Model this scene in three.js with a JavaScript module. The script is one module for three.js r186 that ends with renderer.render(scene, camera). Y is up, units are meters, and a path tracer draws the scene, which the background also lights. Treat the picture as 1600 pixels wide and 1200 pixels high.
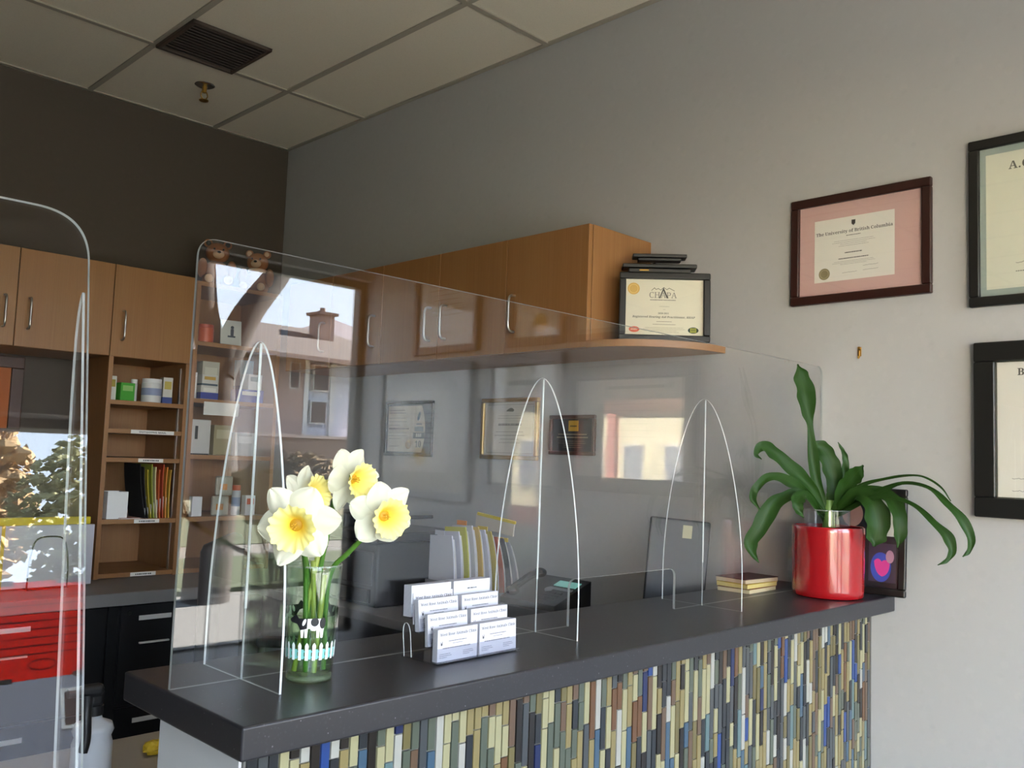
import * as THREE from 'three';
import { RoundedBoxGeometry } from 'three/addons/geometries/RoundedBoxGeometry.js';
import { mergeGeometries } from 'three/addons/utils/BufferGeometryUtils.js';
import { RectAreaLightUniformsLib } from 'three/addons/lights/RectAreaLightUniformsLib.js';

// ---------------------------------------------------------------- camera, sky, sun, exposure
const scene = new THREE.Scene();
const camera = new THREE.PerspectiveCamera(2 * Math.atan(600 / 1404) * 180 / Math.PI, 4 / 3, 0.05, 400);
camera.matrixAutoUpdate = true;
{
  const m = new THREE.Matrix4().makeBasis(
    new THREE.Vector3(0.70538, 0.03606, 0.70792), new THREE.Vector3(-0.08372, 0.99595, 0.03269), new THREE.Vector3(-0.70387, -0.08233, 0.70554));
  camera.quaternion.setFromRotationMatrix(m);
  camera.position.set(0, 1.4, 0);
}
const EXPOSURE = 4.75, SKY = 3.15, SUN = 68;
RectAreaLightUniformsLib.init();
const renderer = new THREE.WebGLRenderer({ antialias: true });
renderer.toneMapping = THREE.LinearToneMapping;
renderer.toneMappingExposure = EXPOSURE;
renderer.shadowMap.enabled = true;
{
  const W = 256, H = 128, d = new Float32Array(W * H * 4);
  for (let j = 0; j < H; j++) {
    const up = ((j + 0.5) / H - 0.5) * Math.PI, t = Math.pow(Math.max(0, Math.sin(up)), 0.55);
    for (let i = 0; i < W; i++) {
      const k = (j * W + i) * 4, c = up < 0 ? [0.5, 0.5, 0.47] : [0.93 - 0.38 * t, 1.02 - 0.26 * t, 1.1 - 0.04 * t];
      for (let q = 0; q < 3; q++) d[k + q] = c[q] * SKY;
      d[k + 3] = 1;
    }
  }
  const sky = new THREE.DataTexture(d, W, H, THREE.RGBAFormat, THREE.FloatType);
  sky.mapping = THREE.EquirectangularReflectionMapping; sky.magFilter = THREE.LinearFilter; sky.minFilter = THREE.LinearFilter; sky.needsUpdate = true;
  scene.background = sky;
}
const sun = new THREE.DirectionalLight(new THREE.Color(1, 0.94, 0.85), SUN);
sun.position.set(32, 22, 7); sun.target.position.set(0, 0, 8); sun.castShadow = true;
Object.assign(sun.shadow.camera, { left: -45, right: 45, top: 45, bottom: -45, near: 1, far: 120 });
sun.shadow.mapSize.set(2048, 2048);
scene.add(sun, sun.target);

// ---------------------------------------------------------------- helpers
let seed = 7;
const rnd = () => { seed = (seed + 0x6d2b79f5) | 0; let t = Math.imul(seed ^ (seed >>> 15), 1 | seed); t = (t + Math.imul(t ^ (t >>> 7), 61 | t)) ^ t; return ((t ^ (t >>> 14)) >>> 0) / 4294967296; };
const rr = (a, b) => a + (b - a) * rnd();
const V = (x, y, z) => new THREE.Vector3(x, y, z);
const taken = new Map();
const numbered = (n) => { const k = taken.get(n) ?? 0; taken.set(n, k + 1); return k ? `${n}_${String(k).padStart(3, '0')}` : n; };
function thing(name, label, category, [x, y, z] = [0, 0, 0], turn = 0, group) {
  const o = new THREE.Group(); o.name = numbered(name); o.position.set(x, y, z); o.rotation.y = turn;
  o.userData = { label, category }; if (group) o.userData.group = group;
  scene.add(o); return o;
}
function struct(name) { const o = new THREE.Group(); o.name = numbered(name); o.userData = { kind: 'structure' }; scene.add(o); return o; }
function part(parent, name, geo, mat, label) {
  const m = new THREE.Mesh(Array.isArray(geo) ? mergeGeometries(geo.map((g) => (g.index ? g.toNonIndexed() : g))) : geo, mat);
  m.name = name; m.castShadow = m.receiveShadow = true; if (label) m.userData.label = label;
  parent.add(m); return m;
}
function structMesh(name, geo, mat) { const m = part(scene, numbered(name), geo, mat); m.userData.kind = 'structure'; return m; }
const bx = (w, h, d, x = 0, y = 0, z = 0, r = 0) => {
  const g = r ? new RoundedBoxGeometry(w, h, d, 1, Math.min(r, w / 2.1, h / 2.1, d / 2.1)) : new THREE.BoxGeometry(w, h, d);
  return g.translate(x, y, z);
};
const box2 = (x0, x1, y0, y1, z0, z1, r = 0) => bx(x1 - x0, y1 - y0, z1 - z0, (x0 + x1) / 2, (y0 + y1) / 2, (z0 + z1) / 2, r);
const cyl = (r0, r1, h, x = 0, y = 0, z = 0, n = 24) => new THREE.CylinderGeometry(r1, r0, h, n).translate(x, y + h / 2, z);
const ball = (r, x, y, z, sx = 1, sy = 1, sz = 1, n = 16) => new THREE.SphereGeometry(r, n, n * 0.75 | 0).scale(sx, sy, sz).translate(x, y, z);
const tube = (pts, r, seg = 24, rad = 6, closed = false) => new THREE.TubeGeometry(new THREE.CatmullRomCurve3(pts, closed), seg, r, rad, closed);
const lathe = (pts, n = 40) => new THREE.LatheGeometry(pts.map(([x, y]) => new THREE.Vector2(x, y)), n);
// uv in metres on box-like geometry, by dominant face direction (grain runs along y, or along the given axis)
function metreUV(g, s = 1, grain = 'y') {
  const p = g.attributes.position, n = g.attributes.normal, uv = new Float32Array(p.count * 2);
  for (let i = 0; i < p.count; i++) {
    const a = [p.getX(i), p.getY(i), p.getZ(i)], m = [Math.abs(n.getX(i)), Math.abs(n.getY(i)), Math.abs(n.getZ(i))];
    let ax = m[0] > m[1] && m[0] > m[2] ? [2, 1] : m[1] > m[2] ? [0, 2] : [0, 1];
    const gi = 'xyz'.indexOf(grain);
    if (ax[0] === gi) ax = [ax[1], ax[0]];
    uv[i * 2] = a[ax[0]] * s; uv[i * 2 + 1] = a[ax[1]] * s;
  }
  g.setAttribute('uv', new THREE.BufferAttribute(uv, 2)); return g;
}
const canvas = (w, h, draw, repeat) => {
  const c = document.createElement('canvas'); c.width = w; c.height = h;
  const g = c.getContext('2d'); draw(g, w, h);
  const t = new THREE.CanvasTexture(c); t.colorSpace = THREE.SRGBColorSpace; t.magFilter = THREE.LinearFilter;
  if (repeat) { t.wrapS = t.wrapT = THREE.RepeatWrapping; t.repeat.set(repeat[0], repeat[1]); }
  return t;
};
const std = (color, roughness = 0.7, extra = {}) => new THREE.MeshStandardMaterial({ color, roughness, ...extra });
const phy = (o) => new THREE.MeshPhysicalMaterial(o);

// ---------------------------------------------------------------- materials
function woodTex(base, dark, light, seedN) {
  seed = seedN;
  return canvas(512, 1024, (g, w, h) => {
    g.fillStyle = base; g.fillRect(0, 0, w, h);
    for (let i = 0; i < 900; i++) {
      const x = rnd() * w, y0 = rnd() * h, len = rr(80, 600), wd = rr(0.6, 2.4);
      g.globalAlpha = rr(0.03, 0.14); g.strokeStyle = rnd() < 0.55 ? dark : light; g.lineWidth = wd;
      for (const oy of [0, -h]) { g.beginPath(); g.moveTo(x, y0 + oy); g.bezierCurveTo(x + rr(-5, 5), y0 + oy + len * 0.3, x + rr(-5, 5), y0 + oy + len * 0.6, x + rr(-4, 4), y0 + oy + len); g.stroke(); }
    }
    for (let i = 0; i < 14; i++) { g.globalAlpha = rr(0.03, 0.09); g.fillStyle = rnd() < 0.5 ? dark : light; g.fillRect(rnd() * w, 0, rr(10, 50), h); }
    g.globalAlpha = 1;
  }, [2, 1]);
}
const speckle = (w, h, base, dots, sd, rep) => { seed = sd; return canvas(w, h, (g) => {
  g.fillStyle = base; g.fillRect(0, 0, w, h);
  for (const [col, n, a, b, al] of dots) { g.fillStyle = col; for (let i = 0; i < n; i++) { g.globalAlpha = al * rr(0.4, 1); g.beginPath(); g.arc(rnd() * w, rnd() * h, rr(a, b), 0, 7); g.fill(); } }
  g.globalAlpha = 1;
}, rep); };
const woodT = woodTex('#976a3f', '#744a26', '#b08859', 11), woodDoorT = woodTex('#986b3f', '#784e29', '#b28a5b', 23);
const M = {
  wood: std(0xffffff, 0.42, { map: woodT }), door: std(0xffffff, 0.38, { map: woodDoorT }),
  wallGrey: std(0xffffff, 0.85, { map: speckle(512, 512, '#b1b1b0', [['#bbbbba', 900, 1, 6, 0.12], ['#a5a5a4', 900, 1, 6, 0.12]], 31, [1, 1]) }),
  wallDark: std(0xffffff, 0.85, { map: speckle(512, 512, '#50473f', [['#594f47', 900, 1, 6, 0.12], ['#484039', 900, 1, 6, 0.12]], 32, [1, 1]) }),
  wallWhite: std('#c9c8c6', 0.85),
  tile: std(0xffffff, 0.9, { map: speckle(512, 512, '#dfd8c5', [['#c5bead', 5200, 0.5, 1.4, 0.6], ['#e9e2d0', 2600, 0.6, 2, 0.5]], 33, [1, 1]) }),
  grid: std('#a39d8e', 0.6), ventDark: std('#4a3f38', 0.6),
  top: std(0xffffff, 0.3, { map: speckle(1024, 1024, '#2d2c2f', [['#29282a', 4200, 1, 3, 0.4], ['#3f3e42', 4200, 1, 3, 0.35], ['#a3a2a6', 260, 0.6, 1.8, 0.8], ['#615f64', 900, 0.6, 1.6, 0.7]], 34, [1.6, 1.6]) }),
  desk: std('#8a8886', 0.45), steel: std('#b9b6b0', 0.28, { metalness: 1 }), chrome: std('#d8d8d8', 0.15, { metalness: 1 }), brass: std('#b58c45', 0.35, { metalness: 1 }),
  black: std('#17171a', 0.45), blackGloss: std('#0e0e10', 0.18), dkgrey: std('#2e3033', 0.5), grey: std('#8f9094', 0.5), white: std('#e9e8e4', 0.55), paper: std('#ecebe6', 0.8),
  frameBlack: std('#161513', 0.4), frameMahog: std('#2f1510', 0.35), frameGold: std('#b49a64', 0.35, { metalness: 0.8 }), frameBrown: std('#4a2c20', 0.45),
  grout: std('#6f6d68', 0.9), carpet: std('#463f39', 0.95),
  glass: phy({ color: 0xffffff, roughness: 0.0, transmission: 1, thickness: 0, ior: 1.5 }),
  acrylic: phy({ color: '#ffffff', roughness: 0.0, transmission: 1, thickness: 0, ior: 1.44 }),
  acrylicEdge: phy({ color: '#c3c9c7', roughness: 0.35 }),  // pale diffuse colour stands in for light piped out at the cut edges
  acrylicEdgeDim: phy({ color: '#c9cfcd', roughness: 0.4, transmission: 0.55, thickness: 0 }),  // dimmer copy, for edges where less piped light shows
  boostedGlass: phy({ color: 0xffffff, roughness: 0.0, transmission: 1, thickness: 0, ior: 1.95 }),  // index raised above plain glass to brighten the mirrored view, no coating known
  clearPlastic: phy({ color: '#f2f3f6', roughness: 0.04, transmission: 1, thickness: 0, ior: 1.45 }),
  red: phy({ color: '#960f16', roughness: 0.22, clearcoat: 0.8, clearcoatRoughness: 0.06 }),
  stalk: std('#5d7f35', 0.5), stem: std('#4f7d2a', 0.5), stemPale: std('#9aa64a', 0.5),
  water: phy({ color: '#eef6e6', roughness: 0, transmission: 1, thickness: 0, ior: 1.33 }),
  alu: std('#4c4a47', 0.4, { metalness: 0.6 }),
};

// ---------------------------------------------------------------- room shell
const WX = 2.479, BZ = -4.27, FZ = 1.02, LX = -3.4, CH = 3.02;
const GY = -0.14;                                                     // ground outside
const tex1 = (g, grain) => metreUV(g, 1, grain);
structMesh('floor', box2(LX - 0.15, WX + 0.15, -0.12, 0, BZ - 0.15, FZ + 0.15), M.carpet);
structMesh('wall_right', tex1(box2(WX, WX + 0.15, 0, CH + 0.3, BZ - 0.15, FZ + 0.15)), M.wallGrey);
structMesh('wall_back', tex1(box2(LX, WX, 0, CH + 0.3, BZ - 0.15, BZ)), M.wallDark);
structMesh('wall_left', tex1(box2(LX - 0.15, LX, 0, CH + 0.3, BZ - 0.15, FZ + 0.15)), M.wallDark);
// storefront: openings [x0, x1, y0, y1]
const OPEN = [[1.42, 2.477, 0.56, 2.205], [0.80, 1.34, 0.56, 2.205], [-1.25, 0.72, 0.56, 2.205]];
{
  const g = [], xs = [LX, ...OPEN.flatMap((o) => [o[0], o[1]]).sort((a, b) => a - b), WX];
  for (let i = 0; i < xs.length; i += 2) g.push(box2(xs[i], xs[i + 1], 0, CH + 0.3, FZ, FZ + 0.15));
  for (const [a, b, c, d] of OPEN) g.push(box2(a, b, 0, c, FZ, FZ + 0.15), box2(a, b, d, CH + 0.3, FZ, FZ + 0.15));
  structMesh('wall_front', g.map((q) => tex1(q)), M.wallGrey);
}
OPEN.forEach(([a, b, c, d], i) => {
  const w = struct(`window_${i + 1}`), f = 0.035, z0 = FZ + 0.05, z1 = FZ + 0.1;
  const fm = i === 2 ? M.wood : M.alu;
  part(w, 'window_frame', [box2(a, b, d - f, d, z0, z1), box2(a, b, c, c + f, z0, z1), box2(a, a + f, c + f, d - f, z0, z1), box2(b - f, b, c + f, d - f, z0, z1)], fm);
  part(w, 'pane', bx(b - a - 2 * f, d - c - 2 * f, 0.0001, (a + b) / 2, (c + d) / 2, FZ + 0.075), M.glass).geometry = new THREE.PlaneGeometry(b - a - 2 * f, d - c - 2 * f).translate((a + b) / 2, (c + d) / 2, FZ + 0.075);
  part(w, 'window_sill', box2(a, b, c - 0.05, c, FZ - 0.03, FZ + 0.05, 0.006), i === 0 ? std('#1f2a4a', 0.5) : M.wallWhite);
});
// ceiling: slab, grid bars, tiles
{
  const c = struct('ceiling');
  part(c, 'ceiling_slab', box2(LX - 0.15, WX + 0.15, CH + 0.1, CH + 0.3, BZ - 0.15, FZ + 0.15), M.wallWhite);
  const PX = 0.613, PZ = 1.21, xs = [], zs = [];
  for (let x = 2.043; x > LX; x -= PX) xs.push(x);
  for (let z = -3.556; z < FZ; z += PZ) zs.push(z);
  for (const x of xs) part(c, 'grid_bar', box2(x - 0.012, x + 0.012, CH, CH + 0.03, BZ, FZ), M.grid);
  for (const z of zs) part(c, 'grid_bar', box2(LX, WX, CH - 0.0005, CH + 0.03, z - 0.012, z + 0.012), M.grid);
  part(c, 'wall_angle', [box2(WX - 0.02, WX, CH, CH + 0.02, BZ, FZ), box2(LX, WX, CH, CH + 0.02, BZ, BZ + 0.02)], M.grid);
  const xe = [WX, ...xs, LX], ze = [BZ, ...zs, FZ];
  for (let i = 0; i + 1 < xe.length; i++) for (let j = 0; j + 1 < ze.length; j++) {
    const g = box2(xe[i + 1] + 0.008, xe[i] - 0.008, CH + 0.006, CH + 0.024, ze[j] + 0.008, ze[j + 1] - 0.008, 0.003);
    const m = part(c, 'ceiling_tile', metreUV(g, 2.2, 'z'), M.tile);
  }
}
// return-air vent and sprinkler
{
  const t = thing('ceiling_vent', 'square dark brown return air vent set in the ceiling tile', 'vent', [1.6, CH - 0.006, -3.385]);
  const s = 0.168;
  part(t, 'vent_frame', [box2(-s, s, -0.008, 0.006, -s, -s + 0.018, 0.003), box2(-s, s, -0.008, 0.006, s - 0.018, s, 0.003), box2(-s, -s + 0.018, -0.008, 0.006, -s, s, 0.003), box2(s - 0.018, s, -0.008, 0.006, -s, s, 0.003)], M.ventDark);
  part(t, 'vent_backing', bx(2 * s, 0.002, 2 * s, 0, 0.004, 0), std('#2b2521', 0.8));
  for (let k = 0; k < 12; k++) part(t, 'louvre', bx(2 * s - 0.03, 0.002, 0.018, 0, 0, 0).rotateX(0.6).translate(0, -0.001, -s + 0.032 + k * (2 * s - 0.064) / 11), M.ventDark);
  const p = thing('fire_sprinkler', 'small chrome fire sprinkler head hanging from the ceiling tile', 'sprinkler', [1.762, CH + 0.006, -3.795]);
  part(p, 'escutcheon', lathe([[0.001, -0.008], [0.03, -0.008], [0.044, -0.002], [0.044, 0.002], [0.001, 0.002]], 28), M.chrome);
  part(p, 'body', cyl(0.009, 0.012, 0.028, 0, -0.036, 0, 12), M.brass);
  part(p, 'frame_arm', [tube([V(-0.01, -0.03, 0), V(-0.016, -0.05, 0), V(-0.004, -0.068, 0)], 0.0025, 10), tube([V(0.01, -0.03, 0), V(0.016, -0.05, 0), V(0.004, -0.068, 0)], 0.0025, 10)], M.brass);
  part(p, 'deflector', lathe([[0.001, -0.072], [0.02, -0.074], [0.021, -0.07], [0.001, -0.068]], 20), M.brass);
}

// ---------------------------------------------------------------- outside, seen only as reflections
{
  seed = 50;
  const asph = std(0xffffff, 0.95, { map: speckle(512, 512, '#555452', [['#4a4947', 2500, 0.6, 2, 0.5], ['#605f5d', 2500, 0.6, 2, 0.5]], 51, [0.5, 0.5]) });
  const grassM = std(0xffffff, 0.95, { map: speckle(512, 512, '#2d361c', [['#252e17', 3000, 0.6, 2.4, 0.5], ['#374125', 3000, 0.6, 2, 0.5], ['#464a30', 500, 0.6, 2, 0.5]], 52, [0.6, 0.6]) });
  const conc = std('#4c4a46', 0.95);
  const gnd = (n, z0, z1, m, y) => structMesh(n, metreUV(box2(-60, 60, GY - 0.3, y, z0, z1), 1), m);
  gnd('parking_lot', FZ + 0.15, 6.6, asph, GY);
  gnd('lawn', 6.6, 9.2, grassM, GY + 0.05);
  gnd('sidewalk', 9.2, 10.6, conc, GY + 0.04);
  gnd('lawn', 10.6, 15.5, grassM, GY + 0.05);
  gnd('field', 15.5, 60, std('#4c4a36', 0.95), GY);
  // two-storey house with brick wing, sided bay, chimney
  const brick = std('#a58a80', 0.9), siding = std('#c4c8d6', 0.7), trim = std('#cfccc8', 0.6), roofM = std('#352d2c', 0.9), win = std('#4a3027', 0.3);
  const HZ = 23.6;
  const house = thing('two_storey_house', 'two storey house with brown hip roof seen mirrored in the big clear shield', 'house', [1.35, GY, HZ]);
  part(house, 'brick_wall', box2(12.3, 14.9, 0, 4.7, 0, 7), brick);
  part(house, 'sided_wall', box2(14.9, 19.4, 0, 4.7, 0.25, 7), siding);
  part(house, 'lower_wall', box2(12.2, 19.6, 0, 1.95, -0.9, 0.4), std('#7d6456', 0.9));
  part(house, 'belt_trim', box2(12.2, 19.6, 1.95, 2.05, -1.0, 0.45), std('#a08c84', 0.8));
  part(house, 'corner_trim', box2(14.82, 14.98, 2.1, 4.6, -0.05, 0.3), trim); part(house, 'corner_trim', box2(15.94, 16.1, 2.1, 4.6, 0.1, 0.3), trim);
  for (let k = 0; k < 12; k++) part(house, 'siding_board', bx(3.25, 0.19, 0.03, 17.75, 2.25 + k * 0.2, 0.24).rotateX(0), siding);
  for (const [x0, x1, y0, y1] of [[14.3, 14.6, 3.6, 4.4], [15.2, 15.75, 3.6, 4.4], [15.15, 15.7, 2.5, 3.2]]) {
    const w = part(house, 'window', box2(x0 - 0.04, x1 + 0.04, y0 - 0.04, y1 + 0.04, -0.03, 0.3), trim); part(w, 'pane', box2(x0, x1, y0, y1, -0.05, 0.3), win);
  }
  const hip = new THREE.BufferGeometry(), rp = [[11.4, 4.6, -1], [20.2, 4.6, -1], [20.2, 4.6, 8], [11.4, 4.6, 8], [14.6, 6.1, 3.2], [17.6, 6.1, 3.2]];
  const tri = [[0, 4, 1], [1, 4, 5], [1, 5, 2], [2, 5, 4], [2, 4, 3], [3, 4, 0], [0, 1, 2], [0, 2, 3]];
  hip.setAttribute('position', new THREE.BufferAttribute(new Float32Array(tri.flat().flatMap((i) => rp[i])), 3)); hip.computeVertexNormals();
  part(house, 'roof', hip, roofM); part(house, 'fascia', box2(11.4, 20.2, 4.46, 4.6, -1.02, -0.95), std('#8d7a74', 0.8));
  const ch = part(house, 'chimney', box2(16.35, 16.95, 5.2, 6.5, 1.6, 2.3), std('#8a746c', 0.9)); part(ch, 'chimney_cap', [box2(16.25, 17.05, 6.46, 6.56, 1.5, 2.4), cyl(0.1, 0.1, 0.2, 16.65, 6.55, 1.95, 10)], std('#6e5a54', 0.9));
  const h2 = thing('far_house', 'pale far house with a low roof behind the two storey house', 'house', [0, GY, 34]);
  part(h2, 'wall', box2(22.5, 30, 0, 6.6, 0, 6), siding);
  part(h2, 'roof', new THREE.CylinderGeometry(0.01, 5.6, 1.8, 4, 1).rotateY(Math.PI / 4).scale(1, 1, 0.9).translate(26, 7.5, 3), std('#5e575d', 0.9));
  part(h2, 'chimney', box2(24.5, 25.3, 7, 8.3, 2, 2.8), trim);
  const h3 = thing('grey_house', 'grey house with a low gable behind the bare tree trunk', 'house', [0, GY, 26]);
  part(h3, 'wall', box2(7.2, 12.2, 0, 4.3, 0, 5), std('#8a8890', 0.8)); part(h3, 'roof', new THREE.CylinderGeometry(0.01, 3.8, 1.5, 4, 1).rotateY(Math.PI / 4).translate(9.9, 5.0, 2.5), std('#5a5560', 0.9));
  const w3 = part(h3, 'window', box2(9.6, 10.6, 2.2, 3.3, -0.05, 0.1), trim); part(w3, 'pane', box2(9.7, 10.5, 2.3, 3.2, -0.07, 0.1), win);
  // forked tree
  const bark = std('#2f2824', 0.95);
  const limb = (pts, r0, r1) => { const c = new THREE.CatmullRomCurve3(pts), g = new THREE.TubeGeometry(c, 20, 1, 9), p = g.attributes.position; for (let i = 0; i <= 20; i++) { const o = c.getPointAt(i / 20), r = r0 + (r1 - r0) * i / 20; for (let j = 0; j < 10; j++) { const k = i * 10 + j; p.setXYZ(k, o.x + (p.getX(k) - o.x) * r, o.y + (p.getY(k) - o.y) * r, o.z + (p.getZ(k) - o.z) * r); } } g.computeVertexNormals(); return g; };
  const tree = thing('forked_tree', 'bare forked tree trunk mirrored at the left of the big clear shield', 'tree', [4.35, GY, 6.2]);
  part(tree, 'trunk', limb([V(0, 0, 0), V(0.03, 1.2, 0), V(-0.02, 2.3, 0.05), V(0, 2.6, 0)], 0.24, 0.2), bark);
  part(tree, 'branch', limb([V(0, 2.3, 0), V(0.25, 2.9, 0), V(0.75, 3.6, 0.1), V(1.2, 4.6, 0.2)], 0.17, 0.1), bark);
  part(tree, 'branch', limb([V(-0.02, 2.3, 0), V(-0.15, 2.9, 0.1), V(-0.2, 3.8, 0.2), V(-0.5, 5, 0.2)], 0.16, 0.09), bark);
  // leafy trees: crown of leaf cards thick with twigs
  const crown = (n, r, sy, sd, s0, s1) => { seed = sd; const gs = []; for (let i = 0; i < n; i++) { const u = rr(-1, 1), a = rr(0, 6.283), q = Math.cbrt(rnd()) * r, h = Math.sqrt(1 - u * u); const g = new THREE.OctahedronGeometry(rr(s0, s1), 0).scale(1, 0.35, 0.7).rotateX(rr(0, 3)).rotateY(rr(0, 6)).translate(q * h * Math.cos(a), q * u * sy, q * h * Math.sin(a)); gs.push(g); } return gs; };
  const leafy = (name, label, p, r, sy, n, col, trunkH, sd, s0 = 0.08, s1 = 0.2) => { const t = thing(name, label, 'tree', p); part(t, 'trunk', limb([V(0, 0, 0), V(0.05, trunkH * 0.5, 0), V(0, trunkH, 0), V(0, trunkH + r * 0.5, 0)], 0.16, 0.06), bark); const f = part(t, 'foliage', mergeGeometries(crown(n, r, sy, sd, s0, s1)).translate(0, trunkH + r * 0.6 * sy, 0), std(col, 0.9)); f.userData.kind = 'stuff'; return t; };
  leafy('leafy_tree', 'pale green leafy tree mirrored in the left clear shield', [5.1, GY, 11.0], 1.2, 1.0, 1500, '#7a7c58', 3.8, 61, 0.05, 0.13);
  leafy('russet_tree', 'tan leaved tree mirrored at the far left of the left clear shield', [3.6, GY, 13.2], 1.35, 1.25, 2600, '#8f7653', 4.3, 62);
  leafy('round_bush', 'small brown bush below the two storey house', [12.6, GY, 17.5], 0.9, 0.9, 600, '#5a4629', 0.2, 63);
  // low yellow building seen twice mirrored in the wall frame
  const yb = thing('yellow_shop_building', 'low yellow building with brown band mirrored inside the black frame glass', 'building', [-12.5, GY, 10.6], Math.PI / 2);
  const ym = std('#ece4c4', 0.8), rb = std('#6b3f2c', 0.8);
  part(yb, 'wall', box2(-2.0, 2.0, 0, 2.75, -5, 0), ym); part(yb, 'roof_band', box2(-2.2, 2.2, 2.75, 3.05, -5, 0.2), std('#5a3a2c', 0.8)); part(yb, 'base_band', box2(-2.0, 2.0, 0, 0.45, -0.1, 0.05), rb);
  for (let k = 0; k < 3; k++) { const w = part(yb, 'window', box2(-1.7 + k * 1.2, -1.1 + k * 1.2, 0.9, 2.0, -0.1, 0.06), trim); part(w, 'pane', box2(-1.65 + k * 1.2, -1.15 + k * 1.2, 0.96, 1.94, -0.1, 0.08), std('#8f959e', 0.2)); }
  part(yb, 'pillar', box2(-0.95, -0.7, 0, 2.75, 0, 0.15), std('#b5766c', 0.8));
  leafy('dark_conifer', 'grey brown tree rising behind the low yellow building', [-21, GY, 17.5], 2.6, 1.3, 1400, '#4a4437', 2.5, 64, 0.2, 0.5);
}
// red poster on the narrow window
{
  const p = thing('red_poster', 'red window poster with white taped edges mirrored in the left shield', 'poster', [1.04, 1.49, FZ + 0.068]);
  part(p, 'sheet', bx(0.44, 0.31, 0.0006), phy({ color: '#ff6a4e', roughness: 1, transmission: 0.8, thickness: 0, map: canvas(256, 192, (g, w, h) => { g.fillStyle = '#ffffff'; g.fillRect(0, 0, w, h); g.fillStyle = '#a9a0a0'; for (let i = 0; i < 8; i++) g.fillRect(20, 30 + i * 16, 120 + (i * 53) % 80, 3); g.beginPath(); g.ellipse(128, 165, 24, 10, 0, 0, 7); g.strokeStyle = '#a9a0a0'; g.lineWidth = 3; g.stroke(); }) }));
  for (const [x, y] of [[-0.15, 0.152], [0.12, 0.152], [-0.16, -0.152], [0.16, -0.152]]) part(p, 'tape', bx(0.14, 0.016, 0.0008, x, y, -0.001), M.white);
}

// ---------------------------------------------------------------- wall and base cabinets
const CT = 1.4 + 0.757, CB = 1.4 + 0.357;                              // top and bottom of the wall cabinets
function barHandle(parent, len) {                                       // along y, standing off +z
  const h = part(parent, 'handle', tube([V(0, -len / 2, 0), V(0, -len / 2 + 0.002, 0.02), V(0, -len / 2 + 0.012, 0.028), V(0, 0, 0.03), V(0, len / 2 - 0.012, 0.028), V(0, len / 2 - 0.002, 0.02), V(0, len / 2, 0)], 0.0045, 40, 8), M.steel, 'brushed metal bar handle');
  return h;
}
// local frame: front faces +z, body w wide centred on x, bottom at y = 0
function cabinet(label, pos, turn, w, h, d, handleX, group) {
  const t = thing('wall_cabinet', label, 'cabinet', pos, turn, group);
  part(t, 'body', metreUV(box2(-w / 2, w / 2, 0, h, -d, -0.021, 0.002), 1), M.wood);
  const dr = part(t, 'door', metreUV(box2(-w / 2 + 0.0015, w / 2 - 0.0015, 0.001, h - 0.001, -0.0185, 0, 0.0015).translate(pos[0] * 0, 0, 0), 1.0).translate(0, 0, 0), M.door);
  const uv = dr.geometry.attributes.uv, off = rnd(); for (let i = 0; i < uv.count; i++) uv.setX(i, uv.getX(i) + off);
  if (handleX) { const hd = barHandle(dr, 0.125); hd.position.set(handleX * (w / 2 - 0.045), 0.135, 0.0); }
  return t;
}
seed = 70;
{
  const g1 = 'wood cabinets on the grey side wall', zs = [-1.829, -2.2, -2.557, -2.91, -3.27, -3.62], hx = [-1, -1, 1, 1, 1];
  const lab = ['tan wood wall cabinet whose side meets the curved certificate shelf', 'tan wood wall cabinet second from the curved certificate shelf', 'tan wood wall cabinet third from the curved certificate shelf', 'tan wood wall cabinet fourth from the curved certificate shelf', 'tan wood wall cabinet in the corner end of the side wall row'];
  for (let i = 0; i < 5; i++) { const w = zs[i] - zs[i + 1]; cabinet(lab[i], [WX - 0.33, CB, (zs[i] + zs[i + 1]) / 2], -Math.PI / 2, w, CT - CB, 0.329, hx[i], g1); }
  const g2 = 'wood cabinets on the dark back wall', xs = [-0.02, 0.355, 0.722, 1.092, 1.463, 1.82], hb = [1, -1, 1, -1, -1];
  const lb = ['tan wood wall cabinet hidden at the far left of the dark wall', 'tan wood wall cabinet at the left edge of the dark wall', 'tan wood wall cabinet with its handle behind the left shield', 'tan wood wall cabinet crossed by the curved edge of the left shield', 'tan wood wall cabinet directly above the labelled cubby shelves'];
  for (let i = 1; i < 5; i++) { const w = xs[i + 1] - xs[i]; cabinet(lb[i], [(xs[i] + xs[i + 1]) / 2, 1.4 + 0.37, -3.88], 0, w, 0.395, 0.385, hb[i], g2); }
}
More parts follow.
